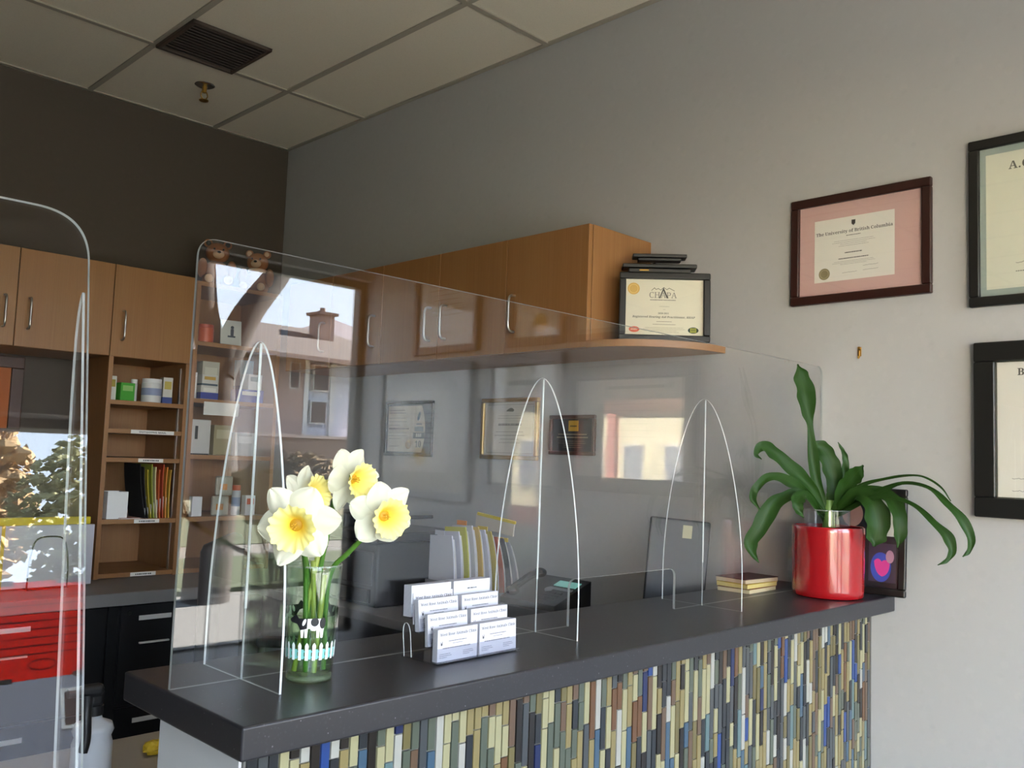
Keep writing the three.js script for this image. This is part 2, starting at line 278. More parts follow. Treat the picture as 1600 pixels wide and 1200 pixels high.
// curved end shelf
{
  const s = new THREE.Shape(); s.moveTo(0, 0); for (let i = 0; i <= 28; i++) { const a = i / 28 * Math.PI / 2; s.lineTo(0.33 * Math.cos(a), -0.295 * Math.sin(a)); } s.lineTo(0, 0);
  const g = new THREE.ExtrudeGeometry(s, { depth: 0.02, bevelEnabled: true, bevelSize: 0.0015, bevelThickness: 0.0015, bevelSegments: 1, curveSegments: 24 });
  g.rotateX(-Math.PI / 2).scale(-1, 1, 1); // shape x to -x, shape y to -z
  const idx = g.attributes.position.count; for (let i = 0; i < idx; i += 3) for (const a of ['position', 'normal']) { const at = g.attributes[a], b = [at.getX(i + 1), at.getY(i + 1), at.getZ(i + 1)]; at.setXYZ(i + 1, at.getX(i + 2), at.getY(i + 2), at.getZ(i + 2)); at.setXYZ(i + 2, ...b); }
  const t = thing('curved_shelf', 'curved wood end shelf under the framed certificate', 'shelf', [WX - 0.0017, CB + 0.0002, -1.8272]);
  part(t, 'board', metreUV(g, 1, 'x'), M.wood);
}
// back wall: labelled cubby hutch
const labelStrip = (txt) => std(0xffffff, 0.7, { map: canvas(256, 32, (g, w, h) => { g.fillStyle = '#e6e3dc'; g.fillRect(0, 0, w, h); g.fillStyle = '#4a4743'; g.font = 'bold 20px sans-serif'; g.textAlign = 'center'; if (txt) g.fillText(txt, w / 2, 23); else for (let i = 0; i < 9; i++) g.fillRect(50 + i * 18, 11, 11 + i % 3 * 2, 11); }) });
const DT = 0.835;                                                        // desk top
{
  const t = thing('cubby_hutch', 'open wood cubby shelves with paper labels on the back desk', 'shelf', [1.6415, DT, -3.88]);
  const H = 1.77 - DT, w = 0.357, d = 0.385;
  part(t, 'side_panel', metreUV(box2(-w / 2, -w / 2 + 0.019, 0, H, -d, 0, 0.001)), M.wood);
  part(t, 'side_panel', metreUV(box2(w / 2 - 0.019, w / 2, 0, H, -d, 0, 0.001)), M.wood);
  part(t, 'back_panel', metreUV(box2(-w / 2 + 0.019, w / 2 - 0.019, 0, H, -d, -d + 0.008)), M.wood);
  const sh = [[1.587, null], [1.465, 'OUTGOING MAIL'], [1.343, ''], [1.082, ''], [DT + 0.022, '']];
  for (const [y, txt] of sh) {
    const b = part(t, 'shelf_board', metreUV(box2(-w / 2 + 0.019, w / 2 - 0.019, y - DT - 0.019, y - DT, -d + 0.008, -0.003, 0.001), 1, 'x'), M.wood);
    if (txt !== null) part(b, 'label_strip', bx(txt ? 0.19 : 0.11, 0.016, 0.001, 0.03, y - DT - 0.0095, -0.002), labelStrip(txt), 'white paper shelf label');
  }
  part(t, 'shelf_standard', box2(w / 2 - 0.022, w / 2 - 0.019, 0.02, H - 0.02, -0.06, -0.045), M.steel);
}
const SH = [2.155, 1.881, 1.619, 1.365, 1.086, DT + 0.022];
{
  const t = thing('corner_bookcase', 'tall open wood bookcase beside the cubby shelves, teddy bears on top', 'bookcase', [2.05, DT, -3.88]);
  const w = 0.44, d = 0.385, H = SH[0] - DT;
  for (const s of [-1, 1]) part(t, 'side_panel', metreUV(box2(s < 0 ? -w / 2 : w / 2 - 0.019, s < 0 ? -w / 2 + 0.019 : w / 2, 0, H - 0.02, -d, 0, 0.001)), M.wood);
  part(t, 'back_panel', metreUV(box2(-w / 2 + 0.019, w / 2 - 0.019, 0, H - 0.02, -d, -d + 0.008)), M.wood);
  SH.forEach((y, i) => part(t, i ? 'shelf_board' : 'top_board', metreUV(box2(i ? -w / 2 + 0.019 : -w / 2, i ? w / 2 - 0.019 : w / 2, y - DT - 0.02, y - DT, i ? -d + 0.008 : -d, -0.003, 0.001), 1, 'x'), M.wood));
}
// back desk, side desk, file cabinets
{
  const t = thing('back_desk_top', 'grey desk top running along the dark back wall', 'desk', [0, DT - 0.05, 0]);
  part(t, 'slab', box2(-0.6, WX - 0.002, 0, 0.05, BZ + 0.002, -3.5, 0.004), M.desk);
  const s = thing('side_desk_top', 'grey desk top running along the side wall under the framed notices', 'desk', [0, DT - 0.035, 0]);
  part(s, 'slab', box2(1.95, WX - 0.002, 0, 0.035, -3.498, -1.42, 0.004), M.desk); part(s, 'end_panel', box2(1.97, WX - 0.004, -0.8, 0, -1.46, -1.43), M.desk); part(s, 'back_rail', box2(2.42, WX - 0.004, -0.5, 0, -3.49, -1.47), M.desk);
  const fileCab = (label, x0, x1, lock) => {
    const c = thing('file_cabinet', label, 'cabinet', [(x0 + x1) / 2, 0, -3.53], 0, 'black file cabinets under the back desk'), w = x1 - x0 - 0.004;
    part(c, 'body', box2(-w / 2, w / 2, 0, DT - 0.051, -0.6, -0.02, 0.003), M.black);
    for (const [y0, y1] of [[0.03, 0.39], [0.4, DT - 0.056]]) {
      const dr = part(c, 'drawer', box2(-w / 2 + 0.004, w / 2 - 0.004, y0, y1, -0.02, 0, 0.003), M.black);
      part(dr, 'label_holder', box2(-0.155, -0.025, y1 - 0.06, y1 - 0.042, 0, 0.004, 0.001), M.white, 'pale card label holder');
      part(dr, 'pull', box2(-0.15, -0.03, y1 - 0.15, y1 - 0.143, 0, 0.012, 0.002), M.white);
    }
    if (lock) part(c, 'lock', new THREE.CylinderGeometry(0.008, 0.008, 0.006, 14).rotateX(Math.PI / 2).translate(-w / 2 + 0.035, DT - 0.085, 0.002), M.chrome);
  };
  fileCab('black file cabinet with round lock below the cubby shelves', 1.44, 1.9, true);
  fileCab('black file cabinet behind the left clear shield', 0.9, 1.4, false);
  part(thing('filler_panel', 'narrow black panel between the two file cabinets', 'panel', [1.42, 0, -3.54]), 'board', box2(-0.019, 0.019, 0, DT - 0.051, -0.5, 0, 0.002), M.black);
}
// staff desk behind the counter, with pale top
{
  const t = thing('staff_desk', 'pale grey staff desk behind the raised counter', 'desk', [0, 0, 0]);
  part(t, 'desk_top', box2(-0.5, 1.9, 0.715, 0.75, -2.05, -1.36, 0.004), std('#a39c93', 0.5));
  part(t, 'leg_panel', box2(-0.46, -0.43, 0, 0.715, -2.0, -1.4), M.dkgrey); part(t, 'leg_panel', box2(1.84, 1.87, 0, 0.715, -2.0, -1.4), M.dkgrey);
  const w = thing('wing_counter', 'low wing counter under the left clear shield', 'counter', [0, 0, 0]);
  part(w, 'wing_top', box2(-1.3, 0.4, 0.86, 0.9, -1.3, -0.9, 0.004), M.top); part(w, 'wing_base', box2(-1.25, 0.36, 0, 0.86, -1.26, -1.02), M.wallWhite);
}

// ---------------------------------------------------------------- reception counter with mosaic front
const TOPY = 1.069, CZ0 = -1.345, CZ1 = -0.995, CX0 = 0.561;
{
  const w = thing('counter_top', 'dark speckled stone look worktop of the reception counter', 'worktop', [0, TOPY - 0.042, 0]);
  part(w, 'slab', metreUV(box2(CX0, WX - 0.001, 0, 0.042, CZ0, CZ1, 0.004), 1, 'x'), M.top);
  const c = thing('reception_counter', 'raised reception counter faced with upright multicoloured mosaic strips', 'counter', [0, 0, 0]);
  const fz = -1.068, x0 = 0.6, x1 = WX - 0.002, y1 = TOPY - 0.0425;
  part(c, 'core_wall', box2(x0, x1, 0, y1, -1.30, fz - 0.001), M.wallWhite, 'white painted end of the counter wall');
  part(c, 'grout_bed', box2(x0 + 0.004, x1, 0.0, y1, fz - 0.001, fz + 0.004), M.grout);
  const cols = [['#7d7049', 20], ['#948e6c', 16], ['#625937', 8], ['#222529', 13], ['#1b1613', 10], ['#4c5246', 14], ['#5a4636', 6], ['#5c3e26', 3], ['#1f3a72', 3], ['#182248', 3], ['#384f61', 4], ['#556b6c', 3], ['#9a988f', 5], ['#3d4042', 10]];
  const mats = cols.map(([h, n]) => [phy({ color: h, roughness: 0.28, clearcoat: 0.5, clearcoatRoughness: 0.1 }), n]), total = cols.reduce((a, b) => a + b[1], 0);
  const pick = () => { let q = rnd() * total; for (let i = 0; i < mats.length; i++) if ((q -= mats[i][1]) < 0) return i; return 0; };
  seed = 91;
  const P = 0.0158, list = [];
  camera.updateMatrixWorld(); camera.updateProjectionMatrix();
  for (let x = x0 + 0.006 + P / 2; x < x1 - P / 2; x += P) {
    let y = y1 - 0.002 + rr(0, 0.06);
    while (y > 0.02) {
      const L = [0.048, 0.074, 0.1][rnd() * 3 | 0], a = Math.min(y, y1 - 0.002), b = Math.max(y - L, 0.004);
      if (a - b > 0.012) { const q = V(x, (a + b) / 2, fz).project(camera), p0 = V(x, a, fz).project(camera), p1 = V(x + P, b, fz).project(camera); const seen = Math.abs(q.x) < 1 && q.y > -1.02; list.push({ x, a, b, m: pick(), dz: rr(-0.0006, 0.0008), s: seen ? Math.abs((p1.x - p0.x) * (p1.y - p0.y)) : 0 }); }
      y -= L + 0.0022;
    }
  }
  list.sort((a, b) => b.s - a.s);
  const unit = new RoundedBoxGeometry(P - 0.0024, 1, 0.007, 1, 0.0009), rest = [];
  list.forEach((t, i) => {
    const h = t.b - t.a;
    if (i < 300) { const m = part(c, 'mosaic_tile', unit, mats[t.m][0]); m.scale.y = -h; m.position.set(t.x, (t.a + t.b) / 2, fz + 0.0045 + t.dz); }
    else { const g = bx(P - 0.0024, -h, 0.007, t.x, (t.a + t.b) / 2, fz + 0.0045 + t.dz), k = new THREE.Color(cols[t.m][0]), n = g.attributes.position.count, ca = new Float32Array(n * 3); for (let q = 0; q < n; q++) ca.set([k.r, k.g, k.b], q * 3); g.setAttribute('color', new THREE.BufferAttribute(ca, 3)); rest.push(g); }
  });
  part(c, 'mosaic_field', mergeGeometries(rest), phy({ color: 0xffffff, vertexColors: true, roughness: 0.28, clearcoat: 0.5, clearcoatRoughness: 0.1 })).userData.kind = 'stuff';
  part(c, 'end_trim', box2(x1 - 0.003, x1, 0, y1, fz, fz + 0.009), M.grout);
}

// ---------------------------------------------------------------- acrylic shields
const roundRect = (x0, y0, x1, y1, r) => { const s = new THREE.Shape(); s.moveTo(x0, y0); s.lineTo(x1, y0); s.lineTo(x1, y1 - r); s.quadraticCurveTo(x1, y1, x1 - r, y1); s.lineTo(x0 + r, y1); s.quadraticCurveTo(x0, y1, x0, y1 - r); s.lineTo(x0, y0); return s; };
const slab = (s, d, n = 20) => new THREE.ExtrudeGeometry(s, { depth: d, bevelEnabled: false, curveSegments: n });
const finShape = (hw, H, low) => { const s = new THREE.Shape(); s.moveTo(-hw, 0); s.lineTo(hw, 0); s.lineTo(hw, low); s.bezierCurveTo(hw * 0.97, H * 0.55, hw * 0.42, H * 0.995, 0, H); s.bezierCurveTo(-hw * 0.42, H * 0.995, -hw * 0.97, H * 0.55, -hw, low); s.lineTo(-hw, 0); return s; };
{
  const t = thing('acrylic_shield', 'long clear acrylic shield with three pointed fins on the dark counter', 'shield', [0, TOPY + 0.0005, -1.209]);
  const s = new THREE.Shape(), x0 = 0.566, x1 = WX - 0.006, H = 0.628, r = 0.03;
  s.moveTo(x0, 0); s.lineTo(1.385, 0); s.lineTo(1.385, 0.072); s.quadraticCurveTo(1.385, 0.092, 1.405, 0.092); s.lineTo(1.73, 0.092); s.quadraticCurveTo(1.752, 0.092, 1.752, 0.072); s.lineTo(1.752, 0);
  s.lineTo(x1, 0); s.lineTo(x1, H - r); s.quadraticCurveTo(x1, H, x1 - r, H); s.lineTo(x0 + r, H); s.quadraticCurveTo(x0, H, x0, H - r); s.lineTo(x0, 0);
  part(t, 'panel', slab(s, 0.006), [M.acrylic, M.acrylicEdgeDim]);
  for (const x of [0.671, 1.287, 1.862]) {
    part(t, 'fin', slab(finShape(0.11, 0.49, 0.08), 0.0034, 28).translate(0, 0, -0.0017).rotateY(Math.PI / 2).translate(x, 0, 0.003), [M.acrylic, M.acrylicEdge]);
    part(t, 'slot_glint', box2(x - 0.0018, x + 0.0018, 0.1, 0.487, 0.0062, 0.0076), M.acrylicEdge); part(t, 'slot_glint', box2(x - 0.0014, x + 0.0014, 0.0, 0.1, 0.0062, 0.007), M.acrylicEdgeDim);  // added pale bars imitate the bright line of light scattered at the slot
  }
  const u = thing('acrylic_shield', 'clear acrylic shield with a large rounded corner at the left edge', 'shield', [0, 0.902, -1.0]);
  u.rotation.x = -9.3 * Math.PI / 180;
  part(u, 'panel', slab(roundRect(-0.75, 0, 0.388, 0.782, 0.06), 0.006), [M.acrylic, M.acrylicEdge]);
  const backFin = new THREE.Shape(); backFin.moveTo(0, 0); backFin.lineTo(0.075, 0.0127); backFin.lineTo(0.07, 0.1); backFin.bezierCurveTo(0.05, 0.4, 0.035, 0.62, 0.012, 0.67); backFin.quadraticCurveTo(0.005, 0.685, 0, 0.685); backFin.lineTo(0, 0);
  part(u, 'fin', slab(backFin, 0.003, 28).translate(0, 0, -0.0015).rotateY(Math.PI / 2).translate(0.384, 0, -0.0005), [M.acrylic, M.acrylicEdgeDim]);
}

// ---------------------------------------------------------------- framed papers
const inkLines = (g, x, y, w, n, dy, col = '#55524c', lw = 2, center = true) => { g.fillStyle = col; for (let i = 0; i < n; i++) { const q = w * (0.55 + 0.45 * ((i * 37 + 13) % 17) / 17); let cx = center ? x - q / 2 : x, end = cx + q; while (cx < end) { const l = 4 + ((cx * 7 + i * 31) % 13); g.fillRect(cx, y + i * dy, Math.min(l, end - cx), lw); cx += l + 3; } } };
function framed(name, label, cat, pos, turn, W, H, o) {
  const t = thing(name, label, cat, pos, turn, o.group), b = o.border, D = o.depth ?? 0.018, tilt = o.tilt ?? 0;
  const mk = (x0, x1, y0, y1, slant) => box2(x0, x1, y0, y1, 0, D, Math.min(0.004, b / 4));
  part(t, 'frame', [mk(-W / 2, W / 2, H - b, H), mk(-W / 2, W / 2, 0, b), mk(-W / 2, -W / 2 + b, b, H - b), mk(W / 2 - b, W / 2, b, H - b)], o.frame);
  part(t, 'backing', box2(-W / 2 + 0.003, W / 2 - 0.003, 0.003, H - 0.003, 0.0005, D * 0.3), M.dkgrey);
  if (o.mat) part(t, 'mat_board', box2(-W / 2 + b, W / 2 - b, b, H - b, D * 0.3, D * 0.38), o.mat);
  const [u0, u1, v0, v1] = o.page, iw = W - 2 * b, ih = H - 2 * b;
  const pg = new THREE.PlaneGeometry(iw * (u1 - u0), ih * (v1 - v0)).translate(-iw / 2 + iw * (u0 + u1) / 2, b + ih * (v0 + v1) / 2, D * 0.4);
  const pw = o.px ?? 512, ph = Math.round(pw * ih * (v1 - v0) / (iw * (u1 - u0)));
  part(t, 'page', pg, std(0xffffff, 0.75, { map: canvas(pw, ph, o.draw) }));
  if (o.glass !== false) part(t, 'glazing', new THREE.PlaneGeometry(iw, ih).translate(0, H / 2, D * 0.55), o.glaze ?? M.glass);
  return t;
}
const onWall = -Math.PI / 2;                                            // faces into the room from the side wall
const seal = (g, x, y, r, col, col2) => { g.fillStyle = col; g.beginPath(); for (let i = 0; i < 48; i++) { const a = i / 48 * 6.283, q = r * (i % 2 ? 0.93 : 1); g.lineTo(x + q * Math.cos(a), y + q * Math.sin(a)); } g.fill(); g.strokeStyle = col2; g.lineWidth = r * 0.09; g.beginPath(); g.arc(x, y, r * 0.7, 0, 7); g.stroke(); };
const scrawl = (g, x, y, w) => { g.strokeStyle = '#3d3b38'; g.lineWidth = 1.6; g.beginPath(); g.moveTo(x, y); for (let i = 1; i < 14; i++) g.quadraticCurveTo(x + w * (i - 0.5) / 14, y + ((i * 29) % 17 - 8), x + w * i / 14, y + ((i * 13) % 7 - 3)); g.stroke(); };
const bg = (g, w, h, c) => { g.fillStyle = c; g.fillRect(0, 0, w, h); };
const yA = (y) => 1.4 + y;
framed('framed_degree', 'framed degree with pink mat and dark mahogany frame', 'frame', [WX - 0.0005, yA(0.482), -1.098], onWall, 0.408, 0.32, { border: 0.026, frame: M.frameMahog, mat: std('#c6a49d', 0.8), page: [0.13, 0.79, 0.14, 0.83], px: 768, draw: (g, w, h) => {
  bg(g, w, h, '#dcdad0'); g.fillStyle = '#4a4a46'; g.beginPath(); g.moveTo(w * 0.475, h * 0.06); g.lineTo(w * 0.525, h * 0.06); g.lineTo(w * 0.522, h * 0.12); g.lineTo(w * 0.5, h * 0.15); g.lineTo(w * 0.478, h * 0.12); g.fill();
  g.textAlign = 'center'; g.font = 'bold 42px serif'; g.fillText('The University of British Columbia', w / 2, h * 0.25); inkLines(g, w / 2, h * 0.29, w * 0.2, 1, 10, '#4a4a46', 6);
  inkLines(g, w / 2, h * 0.37, w * 0.55, 4, 17); inkLines(g, w / 2, h * 0.56, w * 0.24, 1, 10, '#35332f', 9); inkLines(g, w / 2, h * 0.65, w * 0.42, 1, 10, '#35332f', 8); inkLines(g, w / 2, h * 0.7, w * 0.55, 3, 14);
  scrawl(g, w * 0.36, h * 0.88, w * 0.2); scrawl(g, w * 0.62, h * 0.8, w * 0.2); scrawl(g, w * 0.62, h * 0.87, w * 0.2); seal(g, w * 0.13, h * 0.87, h * 0.095, '#8f8460', '#b9ae86'); } });
framed('framed_degree', 'black framed degree with grey green mat at the upper right edge', 'frame', [WX - 0.0005, yA(0.432), -0.515], onWall, 0.57, 0.441, { border: 0.026, frame: M.frameBlack, mat: std('#97a39a', 0.8), page: [0.028, 0.972, 0.045, 0.955], px: 1024, draw: (g, w, h) => {
  bg(g, w, h, '#cfd0bd'); g.fillStyle = '#55534a'; g.font = 'bold 60px serif'; g.textAlign = 'left'; g.fillText('A.C.', w * 0.11, h * 0.13); inkLines(g, w * 0.25, h * 0.09, w * 0.6, 1, 10, '#55534a', 26, false); inkLines(g, w / 2, h * 0.25, w * 0.6, 6, 44, '#66645b', 5); scrawl(g, w * 0.14, h * 0.82, w * 0.2); inkLines(g, w * 0.14, h * 0.88, w * 0.2, 1, 10, '#55534a', 4, false); scrawl(g, w * 0.6, h * 0.82, w * 0.2); } });
framed('framed_degree', 'wide black framed white page at the lower right edge', 'frame', [WX - 0.0005, yA(-0.105), -0.505], onWall, 0.568, 0.444, { border: 0.05, depth: 0.022, frame: M.frameBlack, glaze: M.boostedGlass, mat: std('#5b5f4d', 0.8), page: [0.006, 0.994, 0.008, 0.992], px: 1024, draw: (g, w, h) => {
  bg(g, w, h, '#e2dfd2'); g.fillStyle = '#55534a'; g.font = 'bold 54px serif'; g.textAlign = 'left'; g.fillText('B', w * 0.1, h * 0.1); inkLines(g, w * 0.16, h * 0.065, w * 0.6, 1, 10, '#55534a', 24, false); inkLines(g, w / 2, h * 0.25, w * 0.6, 6, 50, '#8c897d', 5); scrawl(g, w * 0.07, h * 0.86, w * 0.18); scrawl(g, w * 0.07, h * 0.95, w * 0.2); scrawl(g, w * 0.6, h * 0.9, w * 0.2); } });
const plainPage = (c, s) => (g, w, h) => { bg(g, w, h, c); g.fillStyle = '#56534b'; inkLines(g, w / 2, h * 0.12, w * 0.6, 1, 10, '#45423b', 14); inkLines(g, w / 2, h * 0.28, w * 0.7, 7, h * 0.06, '#76736a', 4); if (s) seal(g, w * 0.5, h * 0.82, w * 0.11, '#c79c3c', '#e3c26a'); else scrawl(g, w * 0.3, h * 0.85, w * 0.4); };
const rowG = 'framed degrees toward the storefront, mirrored in the long shield';
framed('framed_degree', 'framed page with gold seal mirrored beside the cabinet handle', 'frame', [WX - 0.0005, yA(0.432), -0.055], onWall, 0.3, 0.44, { border: 0.03, frame: M.frameBlack, page: [0.02, 0.98, 0.02, 0.98], px: 256, draw: (g, w, h) => { plainPage('#e0ddd0', false)(g, w, h); seal(g, w * 0.4, h * 0.86, w * 0.16, '#cda23a', '#ecd07a'); }, group: rowG });
framed('framed_degree', 'upper framed page nearest the storefront mirrored over two cabinet handles', 'frame', [WX - 0.0005, yA(0.432), 0.475], onWall, 0.42, 0.44, { border: 0.03, frame: M.frameBrown, page: [0.02, 0.98, 0.02, 0.98], px: 256, draw: plainPage('#e0ddd2', false), group: rowG });
framed('framed_degree', 'tall framed white page mirrored behind the middle fin', 'frame', [WX - 0.0005, yA(-0.141), 0.0], onWall, 0.41, 0.54, { border: 0.035, frame: M.grey, page: [0.02, 0.98, 0.02, 0.98], px: 256, draw: plainPage('#dedcd4', false), group: rowG });
framed('framed_degree', 'matted grey framed page mirrored around the small blue certificate', 'frame', [WX - 0.0005, yA(-0.183), 0.6], onWall, 0.62, 0.574, { border: 0.03, frame: M.grey, mat: std('#b7b5b0', 0.8), page: [0.2, 0.84, 0.16, 0.84], px: 256, draw: plainPage('#dfdcd2', true), group: rowG });
framed('framed_accreditation', 'small blue bordered accreditation certificate with gold seal on the side wall', 'frame', [WX - 0.0005, yA(-0.007), -3.111], onWall, 0.331, 0.241, { border: 0.012, depth: 0.012, frame: std('#23252b', 0.5), page: [0, 1, 0, 1], draw: (g, w, h) => {
  bg(g, w, h, '#3b4658'); g.fillStyle = '#cdcabe'; g.beginPath(); g.moveTo(8, 14); g.lineTo(w * 0.78, 14); g.quadraticCurveTo(w * 0.94, h * 0.5, w * 0.8, h - 10); g.lineTo(8, h - 10); g.fill();
  inkLines(g, 22, h * 0.12, w * 0.4, 2, 20, '#7d7a72', 6, false); inkLines(g, 22, h * 0.28, w * 0.42, 3, 26, '#8d8a82', 5, false); inkLines(g, 22, h * 0.49, w * 0.52, 1, 20, '#3d3c3a', 9, false); inkLines(g, 22, h * 0.58, w * 0.45, 3, 22, '#8d8a82', 4, false); scrawl(g, 30, h * 0.86, w * 0.25);
  g.fillStyle = '#2d4a5e'; g.beginPath(); g.ellipse(w * 0.72, h * 0.25, 14, 34, 0.35, 0, 7); g.fill(); g.fillRect(w * 0.67, h * 0.4, 60, 6); g.fillStyle = '#77868d'; g.fillRect(w * 0.63, h * 0.46, 100, 34); g.fillStyle = '#44545e'; g.fillRect(w * 0.6, h * 0.58, 132, 42); g.fillStyle = '#e6e4dd'; g.font = 'bold 34px sans-serif'; g.fillText('BBB', w * 0.66, h * 0.665); g.fillStyle = '#2d3a44'; g.font = 'bold 64px serif'; g.fillText('10', w * 0.65, h * 0.87); seal(g, w * 0.5, h * 0.82, 34, '#86693a', '#a98a55'); } });
framed('framed_certificate', 'gold framed certificate on the side wall behind the middle fin', 'frame', [WX - 0.0005, yA(-0.006), -2.482], onWall, 0.312, 0.24, { border: 0.016, frame: M.frameGold, page: [0, 1, 0, 1], draw: (g, w, h) => {
  bg(g, w, h, '#c9c6bd'); g.strokeStyle = '#8d887a'; g.lineWidth = 3; g.strokeRect(26, 18, w - 52, h - 36); g.fillStyle = '#55524b'; g.beginPath(); g.moveTo(w * 0.42, h * 0.17); g.quadraticCurveTo(w * 0.52, h * 0.06, w * 0.58, h * 0.15); g.lineTo(w * 0.56, h * 0.18); g.fill(); inkLines(g, w / 2, h * 0.25, w * 0.5, 2, 18, '#8d8a80', 4); inkLines(g, w / 2, h * 0.4, w * 0.5, 1, 10, '#55524b', 16); inkLines(g, w / 2, h * 0.55, w * 0.6, 4, 26, '#8d8a80', 5); } });
framed('wall_plaque', 'dark wooden plaque with yellow square emblem on the side wall', 'plaque', [WX - 0.0005, yA(0.019), -2.159], onWall, 0.22, 0.146, { border: 0.014, depth: 0.014, frame: M.frameBrown, glass: false, page: [0, 1, 0, 1], draw: (g, w, h) => {
  bg(g, w, h, '#1c1b1b'); g.fillStyle = '#c39a2e'; g.fillRect(w * 0.4, h * 0.05, w * 0.25, h * 0.33); inkLines(g, w * 0.525, h * 0.2, w * 0.18, 1, 10, '#2b2410', 14); inkLines(g, w / 2, h * 0.46, w * 0.8, 2, 30, '#a39a80', 10); inkLines(g, w / 2, h * 0.68, w * 0.7, 4, 20, '#857c66', 5); } });
// wall hook
{
  const t = thing('picture_hook', 'small brass picture hook on the bare grey wall', 'hook', [WX, yA(0.332), -1.096], onWall);
  part(t, 'plate', bx(0.011, 0.026, 0.002, 0, 0.004, 0.001, 0.0006), M.brass); part(t, 'hook', tube([V(0, 0.006, 0.002), V(0, -0.012, 0.003), V(0, -0.015, 0.008), V(0, -0.009, 0.011)], 0.002, 14), M.brass); part(t, 'nail', new THREE.CylinderGeometry(0.004, 0.004, 0.004, 10).rotateX(1.2).translate(0, 0.014, 0.004), M.brass);
}
// certificate on the curved shelf + stepped ornament behind it
{
  const ax = V(0.195, 0, 0.224).normalize(), turn = Math.atan2(-ax.z, ax.x);
  const t = framed('framed_certificate', 'black framed cream certificate with gold seal standing on the curved shelf', 'frame', [2.318, CB + 0.0235, -1.655], turn, 0.285, 0.222, { border: 0.021, depth: 0.02, frame: M.frameBlack, glass: true, page: [0, 1, 0, 1], px: 1024, draw: (g, w, h) => {
    bg(g, w, h, '#d3cdb6'); seal(g, w * 0.1, h * 0.17, h * 0.11, '#c8a04e', '#dcbc74'); g.strokeStyle = '#5d5a50'; g.lineWidth = 7; g.beginPath(); g.moveTo(w * 0.33, h * 0.2); for (const [x, y] of [[0.37, 0.15], [0.39, 0.18], [0.42, 0.16], [0.45, 0.19], [0.49, 0.14], [0.53, 0.18], [0.56, 0.15], [0.6, 0.18], [0.63, 0.2]]) g.lineTo(w * x, h * y); g.stroke();
    g.fillStyle = '#77736a'; g.textAlign = 'center'; g.font = '108px serif'; g.fillText('CHAPA', w * 0.48, h * 0.33); g.fillStyle = '#403d37'; g.beginPath(); g.moveTo(w * 0.43, h * 0.335); g.lineTo(w * 0.487, h * 0.14); g.lineTo(w * 0.55, h * 0.335); g.lineTo(w * 0.53, h * 0.335); g.lineTo(w * 0.485, h * 0.2); g.lineTo(w * 0.445, h * 0.335); g.fill();
    inkLines(g, w * 0.48, h * 0.36, w * 0.37, 1, 10, '#77736a', 12); inkLines(g, w * 0.5, h * 0.48, w * 0.14, 1, 10, '#9a957f', 6); inkLines(g, w * 0.5, h * 0.535, w * 0.03, 1, 10, '#9a957f', 6); g.fillStyle = '#45423b'; g.font = 'bold 30px serif'; g.fillText('2020-2021', w * 0.49, h * 0.62); g.font = 'italic bold 38px serif'; g.fillText('Registered Hearing Aid Practitioner, RHAP', w * 0.49, h * 0.69); inkLines(g, w * 0.5, h * 0.75, w * 0.22, 1, 10, '#77736a', 7); inkLines(g, w * 0.5, h * 0.8, w * 0.33, 1, 10, '#77736a', 7); inkLines(g, w * 0.5, h * 0.86, w * 0.55, 4, 20, '#9a957f', 5);
    g.fillStyle = '#c9583a'; g.beginPath(); g.ellipse(w * 0.115, h * 0.9, w * 0.068, h * 0.052, 0, 0, 7); g.fill(); inkLines(g, w * 0.115, h * 0.885, w * 0.09, 2, 14, '#efe6c8', 6); g.fillStyle = '#2c3a30'; g.beginPath(); g.ellipse(w * 0.875, h * 0.9, w * 0.068, h * 0.055, 0, 0, 7); g.fill(); g.fillStyle = '#9a9a3a'; g.fillRect(w * 0.835, h * 0.86, w * 0.08, h * 0.08); inkLines(g, w * 0.875, h * 0.88, w * 0.06, 2, 16, '#2c3a30', 7); } });
  t.rotation.order = 'YXZ'; t.rotation.x = -0.06;
  const o = thing('stepped_ornament', 'black wooden ornament with stepped cornice behind the shelf certificate', 'ornament', [2.378, CB + 0.0225, -1.722], turn);
  part(o, 'base', bx(0.16, 0.022, 0.06, 0, 0.011, 0, 0.003), M.frameBlack); part(o, 'body', bx(0.14, 0.212, 0.045, 0, 0.128, 0, 0.003), M.frameBlack);
  part(o, 'cornice', [bx(0.2, 0.014, 0.056, 0, 0.244, 0, 0.003), bx(0.24, 0.014, 0.062, 0, 0.259, 0, 0.004)], M.frameBlack); part(o, 'crest', [bx(0.175, 0.012, 0.05, 0, 0.294, 0, 0.003), bx(0.14, 0.01, 0.04, 0, 0.283, 0, 0.003)], M.frameBlack);
  part(o, 'finial', new THREE.ConeGeometry(0.012, 0.012, 4).translate(-0.015, 0.272, 0), M.frameBlack);
  part(o, 'inlay', bx(0.03, 0.004, 0.002, -0.05, 0.244, 0.029), M.brass);
}

